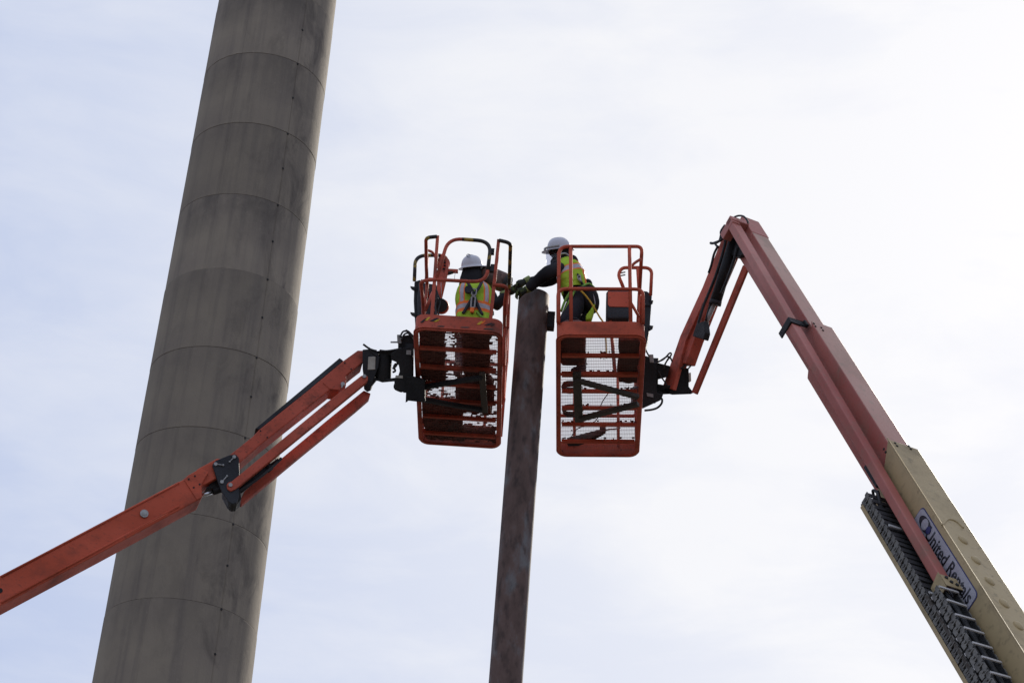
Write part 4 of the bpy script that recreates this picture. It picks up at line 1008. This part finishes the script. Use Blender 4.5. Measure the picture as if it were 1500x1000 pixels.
def tool_bag():
    F = FR; root = thing('tool_bag', F.p(0.16, 0.4, 0.03), 'dark open tool bag on the right platform floor in front of the worker', 'tool bag')
    mb = MB(); x0, x1, y0, y1 = 0.04, 0.29, 0.10, 0.66; vs = []
    for (z, e) in ((0.03, 0), (0.10, .012), (0.22, .0), (0.26, -.02)):
        for x, y in plan(x0 - e, x1 + e, y0 - e, y1 + e, 0.06): vs.append(F.p(x, y, z))
    n = len(vs) // 4
    mb.add(vs, [[k * n + j, k * n + (j + 1) % n, (k + 1) * n + (j + 1) % n, (k + 1) * n + j] for k in range(3) for j in range(n)] + [list(range(n))], 0, True)
    mb.build('bag_body', M['clutter'], root)
    for y in (0.2, 0.42):
        mb = MB(); mb.tube(rounded([F.p(.08, y, .25), F.p(.10, y, .33), F.p(.22, y, .33), F.p(.24, y, .25)], .04), 0.010, 6); mb.build('handle', M['strap_k'], root)
tool_bag()
def tool_on_floor():
    F = FR; z = 0.06
    root = thing('power_tool', F.p(0.3, 2.2, 0.03), 'long dark power tool lying on the rear of the right platform floor', 'power tool')
    mb = MB(); mb.tube([F.p(0.12, 2.35, z), F.p(0.22, 2.32, z), F.p(0.40, 2.2, z), F.p(0.50, 2.12, z)], [0.05, 0.06, 0.05, 0.035], 12); mb.build('tool_body', M['black'], root)
    mb = MB(); mb.box(F.p(0.47, 2.03, z - .02), F.X * 0.07, F.Y * 0.10, F.Z * 0.08); mb.build('gear_head', M['charcoal'], root, bevel=0.01)
    mb = MB(); mb.tube([F.p(0.52, 2.08, z), F.p(0.70, 2.03, z)], 0.009, 8); mb.build('drill_rod', M['galv'], root)
    mb = MB(); mb.tube(spline([F.p(0.14, 2.3, z), F.p(0.22, 2.0, .03), F.p(0.38, 1.88, .03), F.p(0.46, 1.7, .03), F.p(0.48, 1.45, .03), F.p(0.56, 1.2, .03)]), 0.006, 6); mb.build('power_cord', M['rubber'], root)
tool_on_floor()

# dried mud and scraps caught in the floor mesh
def mud(F, toe, n, blen, seed, edges):
    rnd = random.Random(seed); mb = MB()
    ys = (0.38, 0.76, 1.11, 1.46, 1.82, 2.2)
    for i in range(n):
        if edges and rnd.random() < 0.9: y = rnd.choice(ys) + rnd.choice((-1, 1)) * rnd.uniform(0.012, 0.03); sx, sy = rnd.uniform(.006, .018), rnd.uniform(.003, .007)
        else:
            y = rnd.uniform(0.06, blen - .06); sx, sy = (rnd.uniform(.006, .04), rnd.uniform(.003, .011)) if not edges else (.008, .004)
        x = rnd.uniform(0.05, BW - .05)
        k = 7; pts = [F.p(x + sx * cos(2 * pi * j / k) * rnd.uniform(.5, 1.2), y + sy * sin(2 * pi * j / k) * rnd.uniform(.5, 1.2), 0.006) for j in range(k)]
        mb.prism(pts, F.Z * rnd.uniform(.012, .022))
    o = mb.build('mud_clumps', M['clutter'], toe, merge=False); o['kind'] = 'stuff'
mud(FL, toe_l, 520, 2.47, 3, False)
mud(FR, toe_r, 170, 2.55, 5, True)
def coil(F, cx, cy, rad, label):
    mb = MB(); pts = []
    for i in range(90):
        a = 2 * pi * i / 18; rr = rad * (1 + 0.08 * sin(i * 1.3)); pts.append(F.p(cx + rr * cos(a), cy + rr * 0.8 * sin(a), 0.035 + 0.012 * (i / 18)))
    mb.tube(pts, 0.013, 6); tag(mb.build('coiled_hose', M['rubber'], None, loc=F.p(cx, cy, 0.03)), label, 'hose')
coil(FR, 0.15, 1.16, 0.09, 'black hose coil on the right platform floor behind the worker boots')
coil(FR, 0.17, 1.66, 0.10, 'black hose coil on the right platform floor in front of the power tool')

# ================================================================== people
def skin_body(name, joints, edges, radii, root, mats, zone, root_joint):
    """continuous body from a joint graph (Skin + Subdivision), then colour zones by nearest bone"""
    names = list(joints)
    org = wloc(root)
    me = bpy.data.meshes.new(name)
    me.from_pydata([tuple(joints[n] - org) for n in names], [(names.index(a), names.index(b)) for a, b in edges], [])
    ob = bpy.data.objects.new(name, me); COL.objects.link(ob)
    sk = ob.modifiers.new('skin', 'SKIN'); sk.use_smooth_shade = True; sk.branch_smoothing = 0.6
    lay = me.skin_vertices[0].data
    for i, n in enumerate(names):
        r = radii[n]; lay[i].radius = r if isinstance(r, tuple) else (r, r); lay[i].use_root = (n == root_joint)
    sb = ob.modifiers.new('sub', 'SUBSURF'); sb.levels = 2; sb.render_levels = 2
    bpy.context.view_layer.update()
    em = bpy.data.meshes.new_from_object(ob.evaluated_get(bpy.context.evaluated_depsgraph_get()))
    bpy.data.objects.remove(ob)
    em.materials.clear()
    for m in mats: em.materials.append(m)
    J = {n: joints[n] - org for n in names}
    for v in em.vertices:      # cloth folds
        nz = noise.noise(v.co * 9.0) * 0.012 + noise.noise(v.co * 22.0) * 0.005
        v.co += v.normal * nz
    for p in em.polygons:
        best, bi = 1e9, None
        for (a, b) in edges:
            A_, B_ = J[a], J[b]; ab = B_ - A_; t = max(0, min(1, (p.center - A_).dot(ab) / max(ab.length_squared, 1e-9)))
            d = (p.center - (A_ + ab * t)).length
            if d < best: best, bi = d, (a, b)
        p.material_index = zone(bi); p.use_smooth = True
    o = bpy.data.objects.new('body', em); COL.objects.link(o); o.parent = root; o.location = (0, 0, 0)
    return o

def hand(root, wrist, palm_dir, side_dir, curl_dir, scale=1.0):
    """a gloved hand: palm, four bent unequal fingers and a thumb leaving the side of the palm"""
    d = palm_dir.normalized(); s = (side_dir - d * side_dir.dot(d)).normalized(); c = d.cross(s)
    if c.dot(curl_dir) < 0: c = -c
    mb = MB(); k = scale
    pl = [wrist, wrist + d * 0.03 * k, wrist + d * 0.07 * k, wrist + d * 0.10 * k]
    mb.tube(pl, [0.030 * k, 0.038 * k, 0.047 * k, 0.042 * k], 12, flat=(1, 1))
    for i, (off, ln) in enumerate(((-0.033, 0.070), (-0.011, 0.082), (0.011, 0.078), (0.033, 0.060))):
        b = wrist + d * 0.092 * k + s * off * k
        p1 = b + d * ln * 0.45 * k; p2 = p1 + (d * 0.55 + c * 0.83) * ln * 0.38 * k; p3 = p2 + (c * 0.98 - d * 0.2) * ln * 0.34 * k
        mb.tube([b - d * 0.02, b, p1, p2, p3], [0.010 * k, 0.0125 * k, 0.0118 * k, 0.011 * k, 0.0085 * k], 8)
    b = wrist + d * 0.035 * k - s * 0.032 * k
    mb.tube([b, b - s * 0.025 * k + d * 0.025 * k, b - s * 0.03 * k + d * 0.052 * k + c * 0.02 * k, b - s * 0.018 * k + d * 0.072 * k + c * 0.035 * k], [0.016 * k, 0.0145 * k, 0.0125 * k, 0.0095 * k], 8)
    gl = mb.build('glove', M['glove'], root)
    cf = MB(); cf.tube([wrist - d * 0.055 * k, wrist + d * 0.012 * k], [0.047 * k, 0.041 * k], 14); cf.build('glove_cuff', M['cuff'], gl)
    return gl

def hard_hat(root, c, fwd, up, emblem_dir=None):
    f = (fwd - up * fwd.dot(up)).normalized(); r = f.cross(up)
    mb = MB(); n, k = 32, 10; vs = []; a_, b_, h_ = 0.132, 0.112, 0.128
    for i in range(k + 1):
        ph = (pi / 2) * i / k
        for j in range(n):
            an = 2 * pi * j / n; rr = cos(ph) ** 0.72 if i < k else 0.0
            ridge = 0.010 * max(0, 1 - abs(sin(an)) * 4.5) * sin(ph)
            vs.append(c + f * (a_ * rr * cos(an)) + r * (b_ * rr * sin(an)) + up * (h_ * sin(ph) + ridge))
    fs = [[i * n + j, i * n + (j + 1) % n, (i + 1) * n + (j + 1) % n, (i + 1) * n + j] for i in range(k) for j in range(n)]
    mb.add(vs, fs, 0, True)
    # brim, longer at the front
    vs = []
    for (e, dz) in ((0.0, 0.0), (0.018, -0.004), (0.034, -0.012), (0.034, -0.019), (0.0, -0.010), (-0.010, 0.02)):
        for j in range(n):
            an = 2 * pi * j / n; ex = e * (1 + 0.9 * max(0, cos(an)) ** 2) if e > 0 else e
            vs.append(c + f * ((a_ + ex) * cos(an)) + r * ((b_ + ex) * sin(an)) + up * dz)
    fs = [[i * n + j, i * n + (j + 1) % n, (i + 1) * n + (j + 1) % n, (i + 1) * n + j] for i in range(5) for j in range(n)]
    mb.add(vs, fs, 0, True)
    hat = mb.build('hard_hat', M['hat'], root)
    return hat, f, r

def head(root, c, fwd, up):
    """face and skull with nose, mouth line, eyes and ears; below the hat"""
    f = (fwd - up * fwd.dot(up)).normalized(); r = f.cross(up)
    mb = MB(); n, k = 20, 14; vs = []
    for i in range(k + 1):
        ph = pi * i / k; z = cos(ph)
        for j in range(n):
            an = 2 * pi * j / n; jaw = 1 - 0.22 * max(0, -z)
            x, y = sin(ph) * cos(an) * 0.098 * jaw, sin(ph) * sin(an) * 0.078 * jaw
            if cos(an) > 0.93 and -0.25 < z < 0.12: x += 0.020
            if cos(an) > 0.8 and 0.12 < z < 0.32: x -= 0.006
            vs.append(c + f * x + r * y + up * (z * 0.118))
    fs = [[i * n + j, i * n + (j + 1) % n, (i + 1) * n + (j + 1) % n, (i + 1) * n + j] for i in range(k) for j in range(n)]
    mb.add(vs, fs, 0, True)
    hd = mb.build('head', M['jacket'], root)
    e = MB(); e.ball(c + f * 0.052 + up * 0.018, 0.040, 0.062, 0.032, (f, r, up), 14, 10); e.ball(c + f * 0.098 + up * 0.004, 0.014, 0.012, 0.022, (f, r, up), 10, 8); e.build('face', M['skin'], hd)
    e = MB()
    for s_ in (-1, 1): e.ball(c + f * 0.084 + r * (0.032 * s_) + up * 0.02, 0.010, 0.013, 0.008, (f, r, up), 10, 8)
    e.build('eyes', M['ink'], hd)
    e = MB()
    for s_ in (-1, 1): e.ball(c + r * (0.079 * s_) + up * 0.0, 0.018, 0.010, 0.03, (f, r, up), 10, 8)
    e.build('ears', M['skin'], hd)
    e = MB(); e.ball(c + f * 0.090 - up * 0.052, 0.006, 0.022, 0.004, (f, r, up), 10, 6); e.build('mouth', M['clutter'], hd)
    return hd
def hood(root, c, f, r, up, sc=1.0):
    mb = MB(); n = 24; vs = []
    prof = [(0.05, 0.104, 0.088), (0.0, 0.110, 0.098), (-0.05, 0.116, 0.110), (-0.09, 0.124, 0.120), (-0.13, 0.126, 0.124), (-0.18, 0.130, 0.132)]
    for (z, a, b) in prof:
        for j in range(n):
            an = 2 * pi * j / n
            w = 0.006 * noise.noise(Vector((cos(an) * 3, sin(an) * 3, z * 30)))
            back = -0.012
            ff = a + w
            if cos(an) > 0.55 and z > -0.08: ff *= 0.80            # open at the face
            vs.append(c + f * (ff * cos(an) * sc + back) + r * ((b + w) * sin(an) * sc) + up * z)
    fs = [[i * n + j, i * n + (j + 1) % n, (i + 1) * n + (j + 1) % n, (i + 1) * n + j] for i in range(len(prof) - 1) for j in range(n)]
    mb.add(vs, fs, 0, True); return mb.build('hood', M['jacket'], root)

def vest(root, spine, widths, depths, right, colour, name='hi_vis_vest', arm=None):
    """shell round the torso: spine points bottom->top; widths across right, depths along front"""
    n, mb = 72, MB(); k = len(spine); vs = []; rows = []
    # resample
    m = 40
    def samp(arr, t):
        x = t * (len(arr) - 1); i = min(int(x), len(arr) - 2); f_ = x - i
        return arr[i] * (1 - f_) + arr[i + 1] * f_
    for i in range(m + 1):
        t = i / m; c = samp(spine, t); w = samp(widths, t); d = samp(depths, t)
        tg = (samp(spine, min(1, t + .05)) - samp(spine, max(0, t - .05))).normalized()
        r_ = (right - tg * right.dot(tg)).normalized(); f_ = r_.cross(tg) * -1.0
        for j in range(n):
            an = 2 * pi * j / n
            ca, sa = cos(an), sin(an)
            ex = 0.8
            x = abs(ca) ** ex * (1 if ca > 0 else -1) * w; y = abs(sa) ** ex * (1 if sa > 0 else -1) * d
            wr = 0.010 * noise.noise(Vector((ca * 2.5, sa * 2.5, t * 7))) + 0.006 * noise.noise(Vector((ca * 7, sa * 7, t * 16)))
            vs.append(c + r_ * (x + wr * ca) + f_ * (y + wr * sa))
    for i in range(m):
        for j in range(n):
            an = 2 * pi * (j + .5) / n; t = (i + .5) / m
            mi = colour(cos(an), sin(an), t)
            if mi < 0: continue
            mb.add([], []) ; mb.f.append([i * n + j, i * n + (j + 1) % n, (i + 1) * n + (j + 1) % n, (i + 1) * n + j]); mb.m.append(mi); mb.sm.append(True)
    mb.v = vs
    return mb.build(name, [M['lime'], M['orangetape'], M['silvertape']], root, merge=False)

# ---- left worker, seen from behind
def worker_left():
    F = FL; Y0 = 0.90
    P = F.p
    root = thing('person', P(0.53, Y0 + .05, 0.02), 'worker in white hard hat and lime vest seen from behind in the left platform', 'person', 'workers on the platforms')
    J = {}
    hipc = P(0.565, Y0 + .02, 0.80); chest = P(0.555, Y0 + 0.04, 1.02); neck = P(0.525, Y0 + 0.08, 1.24)
    J['pelvis'] = hipc; J['belly'] = P(0.563, Y0 + .03, .90); J['chest'] = chest; J['neck'] = neck; J['headb'] = P(0.510, Y0 + 0.10, 1.36); J['head'] = P(0.507, Y0 + 0.10, 1.43)
    J['sl'] = P(0.395, Y0 + .06, 1.07); J['sr'] = P(0.715, Y0 + .06, 1.09)
    J['el'] = P(0.42, Y0 + .30, 0.98); J['wl'] = P(0.64, Y0 + .42, 1.08)
    J['er'] = P(0.80, Y0 + .02, 0.90); J['wr'] = F.q(741, 430, Y0 + .02)
    J['hl'] = P(0.48, Y0 + .02, .76); J['hr'] = P(0.65, Y0 + .02, .76); J['kl'] = P(0.46, Y0 + .10, .44); J['kr'] = P(0.68, Y0 + .10, .44)
    J['al'] = P(0.45, Y0 - .02, .10); J['ar'] = P(0.70, Y0 + .0, .10); J['tl'] = P(0.44, Y0 + .14, .055); J['tr'] = P(0.72, Y0 + .16, .055)
    E = [('pelvis', 'belly'), ('belly', 'chest'), ('chest', 'neck'), ('neck', 'headb'), ('headb', 'head'), ('chest', 'sl'), ('chest', 'sr'), ('sl', 'el'), ('el', 'wl'), ('sr', 'er'), ('er', 'wr'), ('pelvis', 'hl'), ('pelvis', 'hr'), ('hl', 'kl'), ('hr', 'kr'), ('kl', 'al'), ('kr', 'ar'), ('al', 'tl'), ('ar', 'tr')]
    R_ = {'pelvis': (.15, .12), 'belly': (.15, .12), 'chest': (.165, .13), 'neck': (.075, .075), 'headb': .085, 'head': .085, 'sl': .085, 'sr': .085, 'el': .062, 'er': .085, 'wl': .045, 'wr': .045, 'hl': .10, 'hr': .10, 'kl': .075, 'kr': .075, 'al': .055, 'ar': .055, 'tl': .05, 'tr': .05}
    legs = {'hl', 'hr', 'kl', 'kr', 'al', 'ar', 'tl', 'tr'}
    skin_body('body', J, E, R_, root, [M['jacket'], M['jeans'], M['skin']], lambda e: 1 if (e[0] in legs or e[1] in legs) else (0), 'pelvis')
    up = (F.Z - F.Y * 0.50 - F.X * 0.20).normalized()
    fwd = (F.X * 0.62 + F.Y * 0.8)
    hc = F.q(692, 394.5, Y0 + .06)
    f = fwd.normalized()
    hd = head(root, hc + up * 0.0 - f * 0.0, fwd, up)
    hat, f, r = hard_hat(root, hc + up * 0.030, fwd, up)
    hood(root, hc, f, r, (F.Z - F.Y * 0.08).normalized())
    # badge and headlamp clip on the hat
    k = MB(); p = F.q(685, 381, Y0 + .0); d = (hc - p); d = (p - (hc + up * .05)).normalized(); cpt = hc + up * 0.085 - F.X * 0.035 - F.Y * 0.120
    k.tube([cpt + (F.X * cos(a) * 0.020 + F.Z * sin(a) * 0.020) for a in [2 * pi * i / 14 for i in range(14)]], 0.003, 5, closed=True); k.tube([cpt - F.X * .012 - F.Z * .008, cpt + F.X * .012 + F.Z * .010], 0.003, 5)
    k.build('badge', M['ink'], hat)
    def col(ca, sa, t):      # ca: across (right +), sa: front +
        x = ca
        if sa > 0 and abs(x) < 0.12: return -1
        if 0.24 < t < 0.29 or 0.42 > t > 0.38: return 1
        if 0.29 <= t <= 0.38: return 2
        if t >= 0.42:
            ax_ = abs(x)
            if 0.52 < ax_ < 0.70: return 2
            if 0.44 < ax_ < 0.78: return 1
        return 0
    sp = [P(0.572, Y0 + .02, .52), P(0.566, Y0 + .02, .66), P(0.562, Y0 + .03, .80), P(0.555, Y0 + .04, .92), P(0.547, Y0 + .05, 1.03), P(0.54, Y0 + .06, 1.135), P(0.537, Y0 + .065, 1.18)]
    vest(root, sp, [.205, .20, .20, .205, .205, .185, .14], [.165, .155, .15, .155, .145, .125, .10], F.X, col)
    # harness on the back
    def bk(x, z, dy=-0.165): return P(x, Y0 + .03 + dy, z - 0.115)
    for pts, ms in (([bk(.47, 1.22, -.13), bk(.50, 1.15, -.17), bk(.55, 1.05, -.175), bk(.60, .92), bk(.66, .80)], 'strap_k'), ([bk(.62, 1.24, -.13), bk(.60, 1.15, -.17), bk(.555, 1.05, -.175), bk(.50, .92), bk(.45, .80)], 'strap_k'), ([bk(.54, 1.08, -.18), bk(.545, .95, -.18), bk(.55, .80, -.17)], 'strap_k'), ([bk(.60, .82, -.17), bk(.66, .76, -.17), bk(.73, .74, -.14)], 'strap_g')):
        k = MB(); k.tube(spline(pts), 0.021, 8, flat=(1, 0.6)); k.build('harness_strap', M[ms], root)
    k = MB(); k.tube(rounded([bk(.525, 1.10, -.20), bk(.575, 1.10, -.20), bk(.575, 1.02, -.20), bk(.525, 1.02, -.20)], .02, 4, True), 0.008, 6, closed=True)
    k.tube(rounded([bk(.53, 1.0, -.20), bk(.57, 1.0, -.20), bk(.57, .86, -.20), bk(.53, .86, -.20)], .015, 4, True), 0.010, 6, closed=True); k.build('d_ring', M['galv'], root)
    k = MB(); k.box(bk(.525, .80, -.21), F.X * .045, F.Y * .03, F.Z * .06); k.build('shock_pack', M['orangetape'], root, bevel=.006)
    k = MB(); k.cyl(bk(.49, 1.09, -.175), bk(.49, 1.09, -.21), 0.045, 18); k.build('lanyard_reel', M['strap_k'], root)
    dw = (J['wr'] - J['er']).normalized()
    hand(root, J['wr'], dw * .8 + F.X * .6, F.Z * -1 + F.Y * .3, -F.Z)
    dl = (J['wl'] - J['el']).normalized()
    hand(root, J['wl'], dl, F.Z, F.Y)
    return J
JL = worker_left()

# ---- right worker, leaning left over the pipe
def worker_right():
    F = FR; Y0 = 0.70; P = F.p
    q = lambda x, y, dy=0.0: F.q(x, y, Y0 + dy)
    root = thing('person', P(0.33, Y0, 0.02), 'worker in black hood and lime vest leaning out of the right platform over the pipe', 'person', 'workers on the platforms')
    J = {}
    J['pelvis'] = q(852, 437); J['belly'] = q(846, 424); J['chest'] = q(835, 403); J['neck'] = q(826, 386); J['headb'] = q(820, 377); J['head'] = q(817, 371)
    J['sn'] = q(820, 391, -.13); J['sf'] = q(822, 396, .14)
    J['en'] = q(797, 403, -.12); J['wn'] = q(771, 424, -.03)
    J['ef'] = q(803, 412, .16); J['wf'] = q(770, 412, .12)
    J['hn'] = q(842, 447, -.10); J['hf'] = q(852, 446, .10)
    kn, kf = q(828, 484, -.12), q(842, 480, .12)
    J['kn'] = kn; J['kf'] = kf
    J['an'] = P(0.13, Y0 - .16, .11); J['af'] = P(0.27, Y0 + .16, .11)
    J['tn'] = P(0.06, Y0 - .18, .065); J['tf'] = P(0.14, Y0 + .18, .065)
    E = [('pelvis', 'belly'), ('belly', 'chest'), ('chest', 'neck'), ('neck', 'headb'), ('headb', 'head'), ('chest', 'sn'), ('chest', 'sf'), ('sn', 'en'), ('en', 'wn'), ('sf', 'ef'), ('ef', 'wf'), ('pelvis', 'hn'), ('pelvis', 'hf'), ('hn', 'kn'), ('hf', 'kf'), ('kn', 'an'), ('kf', 'af'), ('an', 'tn'), ('af', 'tf')]
    R_ = {'pelvis': .135, 'belly': .125, 'chest': .135, 'neck': .078, 'headb': .085, 'head': .08, 'sn': .095, 'sf': .095, 'en': .082, 'ef': .076, 'wn': .054, 'wf': .050, 'hn': .125, 'hf': .125, 'kn': .10, 'kf': .10, 'an': .058, 'af': .058, 'tn': .05, 'tf': .05}
    legs = {'hn', 'hf', 'kn', 'kf', 'an', 'af', 'tn', 'tf'}
    skin_body('body', J, E, R_, root, [M['jacket'], M['jeans'], M['skin']], lambda e: 1 if (e[0] in legs or e[1] in legs) else 0, 'pelvis')
    up = (F.Z * 1.0 - F.X * 0.12 - F.Y * 0.42).normalized(); fwd = (-F.X * 1.0 - F.Z * 0.15 - F.Y * 0.1)
    hc = q(819.5, 369)
    head(root, hc, fwd, up)
    hat, f, r = hard_hat(root, hc + up * 0.028, fwd, up)
    hood(root, hc, f, r, up, 0.98)
    # hood bunched behind the neck
    k = MB(); k.ball(q(838, 386), 0.075, 0.12, 0.085, (F.X, F.Y, F.Z)); k.ball(q(841, 396), 0.055, 0.11, 0.07, (F.X, F.Y, F.Z)); k.build('hood_folds', M['jacket'], root)
    k = MB(); k.tube(spline([q(820, 372.5, -.11), q(828, 371.5, -.09), q(834, 376, -.06)]), 0.016, 8, flat=(1, .5)); k.build('hat_suspension', M['hat'], hat)
    # clear face shield
    k = MB(); vs = []; n = 14
    for (d, uu) in ((0.150, 0.03), (0.156, -0.09), (0.158, -0.17)):
        for j in range(n + 1):
            an = radians(-70 + 140 * j / n); vs.append(hc + up * uu + f * (d * cos(an)) + r * (0.115 * sin(an)))
    k.add(vs, [[i * (n + 1) + j, i * (n + 1) + j + 1, (i + 1) * (n + 1) + j + 1, (i + 1) * (n + 1) + j] for i in range(2) for j in range(n)], 0, True)
    v = k.build('face_shield', M['visor'], hat); so_ = v.modifiers.new('thick', 'SOLIDIFY'); so_.thickness = 0.002
    k = MB(); k.tube([hc + up * 0.045 + f * (0.158 * cos(a)) + r * (0.128 * sin(a)) for a in [radians(-85 + 170 * i / 16) for i in range(17)]], 0.013, 8); k.build('shield_band', M['galv'], hat)
    def col(ca, sa, t):
        if 0.50 < t < 0.59: return 2
        if 0.47 < t < 0.62: return 1
        if ca > 0.88: return 2
        if ca > 0.72: return 1
        return 0
    sp = [q(843, 430), q(842, 424), q(840, 416), q(837, 407), q(833, 397), q(830, 389), q(828, 383)]
    vest(root, sp, [.14, .145, .15, .155, .14, .11, .075], [.17, .17, .175, .185, .17, .13, .09], (F.X * 0.9 + F.Z * 0.35).normalized(), col)
    # harness
    for pts, ms in (([q(846, 402, -.17), q(851, 412, -.17), q(856, 422, -.15)], 'strap_k'), ([q(838, 424, -.19), q(828, 440, -.18), q(822, 456, -.16)], 'strap_g'), ([q(842, 426, -.19), q(832, 445, -.17), q(825, 460, -.15)], 'strap_g'), ([q(852, 420, -.17), q(862, 416, -.12), q(872, 424, -.05)], 'strap_g'), ([q(860, 462, -.1), q(866, 455, -.1), q(872, 444, -.08)], 'lime'), ([q(838, 425, -.19), q(852, 421, -.19), q(866, 424, -.14)], 'strap_k')):
        k = MB(); k.tube(spline(pts), 0.022, 8, flat=(1, .6)); k.build('harness_strap', M[ms], root)
    k = MB(); k.tube([q(849, 404 + 3.3, -.2) + F.Z * 0.0, q(850, 411, -.2), q(852, 412, -.2)], 0.012, 6); k.tube(rounded([q(846, 404, -.2), q(850, 403, -.2), q(851, 410, -.2), q(847, 410, -.2)], .01, 3, True), 0.006, 6, closed=True); k.build('d_ring', M['galv'], root)
    # tool pouch on the back of the belt
    mb = MB(); mb.ball(q(863, 437, -.02), 0.105, 0.13, 0.19, ((F.X + F.Z * .25).normalized(), F.Y, (F.Z - F.X * .25).normalized()), 20, 12)
    mb.ball(q(860, 417, -.02), 0.06, 0.08, 0.06); pouch = mb.build('tool_pouch', M['jacket'], root)
    mb = MB(); mb.tube(spline([q(858, 424, -.13), q(868, 430, -.13), q(872, 446, -.11)]), 0.012, 6, flat=(1, .5)); mb.build('pouch_band', M['silvertape'], pouch)
    mb = MB(); mb.prism([q(*p, -.15) for p in ((858, 462), (862, 456), (869, 450), (870, 454), (866, 467), (858, 468))], F.Y * 0.10); mb.build('vest_tail', M['lime'], root, bevel=0.02)
    hand(root, J['wn'], (q(750, 433, -.05) - J['wn']), F.Y * -1, -F.Z)
    hand(root, J['wf'], (q(748, 422, .10) - J['wf']), F.Y * -1, -F.Z)
    return J
JR = worker_right()

# ---- lanyard from the worker down to the platform
F = FR
mb = MB(); a = F.q(849, 424, .50); b = F.q(862, 438, .5); c = F.q(877, 462, .5); d = F.q(886, 480, .5)
mb.tube(spline([a, b, c, d, F.p(0.52, 0.55, 0.06)]), 0.016, 8, flat=(1, .55))
tag(mb.build('safety_lanyard', M['strap_y'], None, loc=a), 'yellow safety lanyard running from the right worker down into the platform', 'lanyard')

# ---- short pipe piece handled by both workers
F = FL
pa, pb = F.q(704, 401, 1.06), F.q(747, 417, 1.02)
ax_ = (pb - pa).normalized(); u_ = ax_.cross(F.Y).normalized(); w_ = ax_.cross(u_)
root = thing('pipe_fitting', pa, 'short rusty brown pipe fitting held between the two workers beside the column top', 'pipe fitting')
mb = MB(); prof = [(0.0, .07), (.02, .105), (.06, .118), (.28, .112), (.32, .10)]
vs = []; n = 28
for (t, r) in prof + [(.32, .088), (.02, .05)]:
    for j in range(n):
        an = 2 * pi * j / n; vs.append(pa + ax_ * t + (u_ * cos(an) + w_ * sin(an)) * r)
mb.add(vs, [[i * n + j, i * n + (j + 1) % n, (i + 1) * n + (j + 1) % n, (i + 1) * n + j] for i in range(6) for j in range(n)], 0, True)
mb.build('pipe_shell', M['rust2'], root)
mb = MB(); mb.tube([pa + ax_ * t for t in (.31, .33, .36)], [.100, .108, .085], 24); mb.build('rubber_gasket', M['rubber'], root)
mb = MB(); c = F.q(718, 396, 0.96); mb.box(c, F.X * .05, F.Y * .08, F.Z * .09); mb.build('clamp', M['black'], root, bevel=.008)
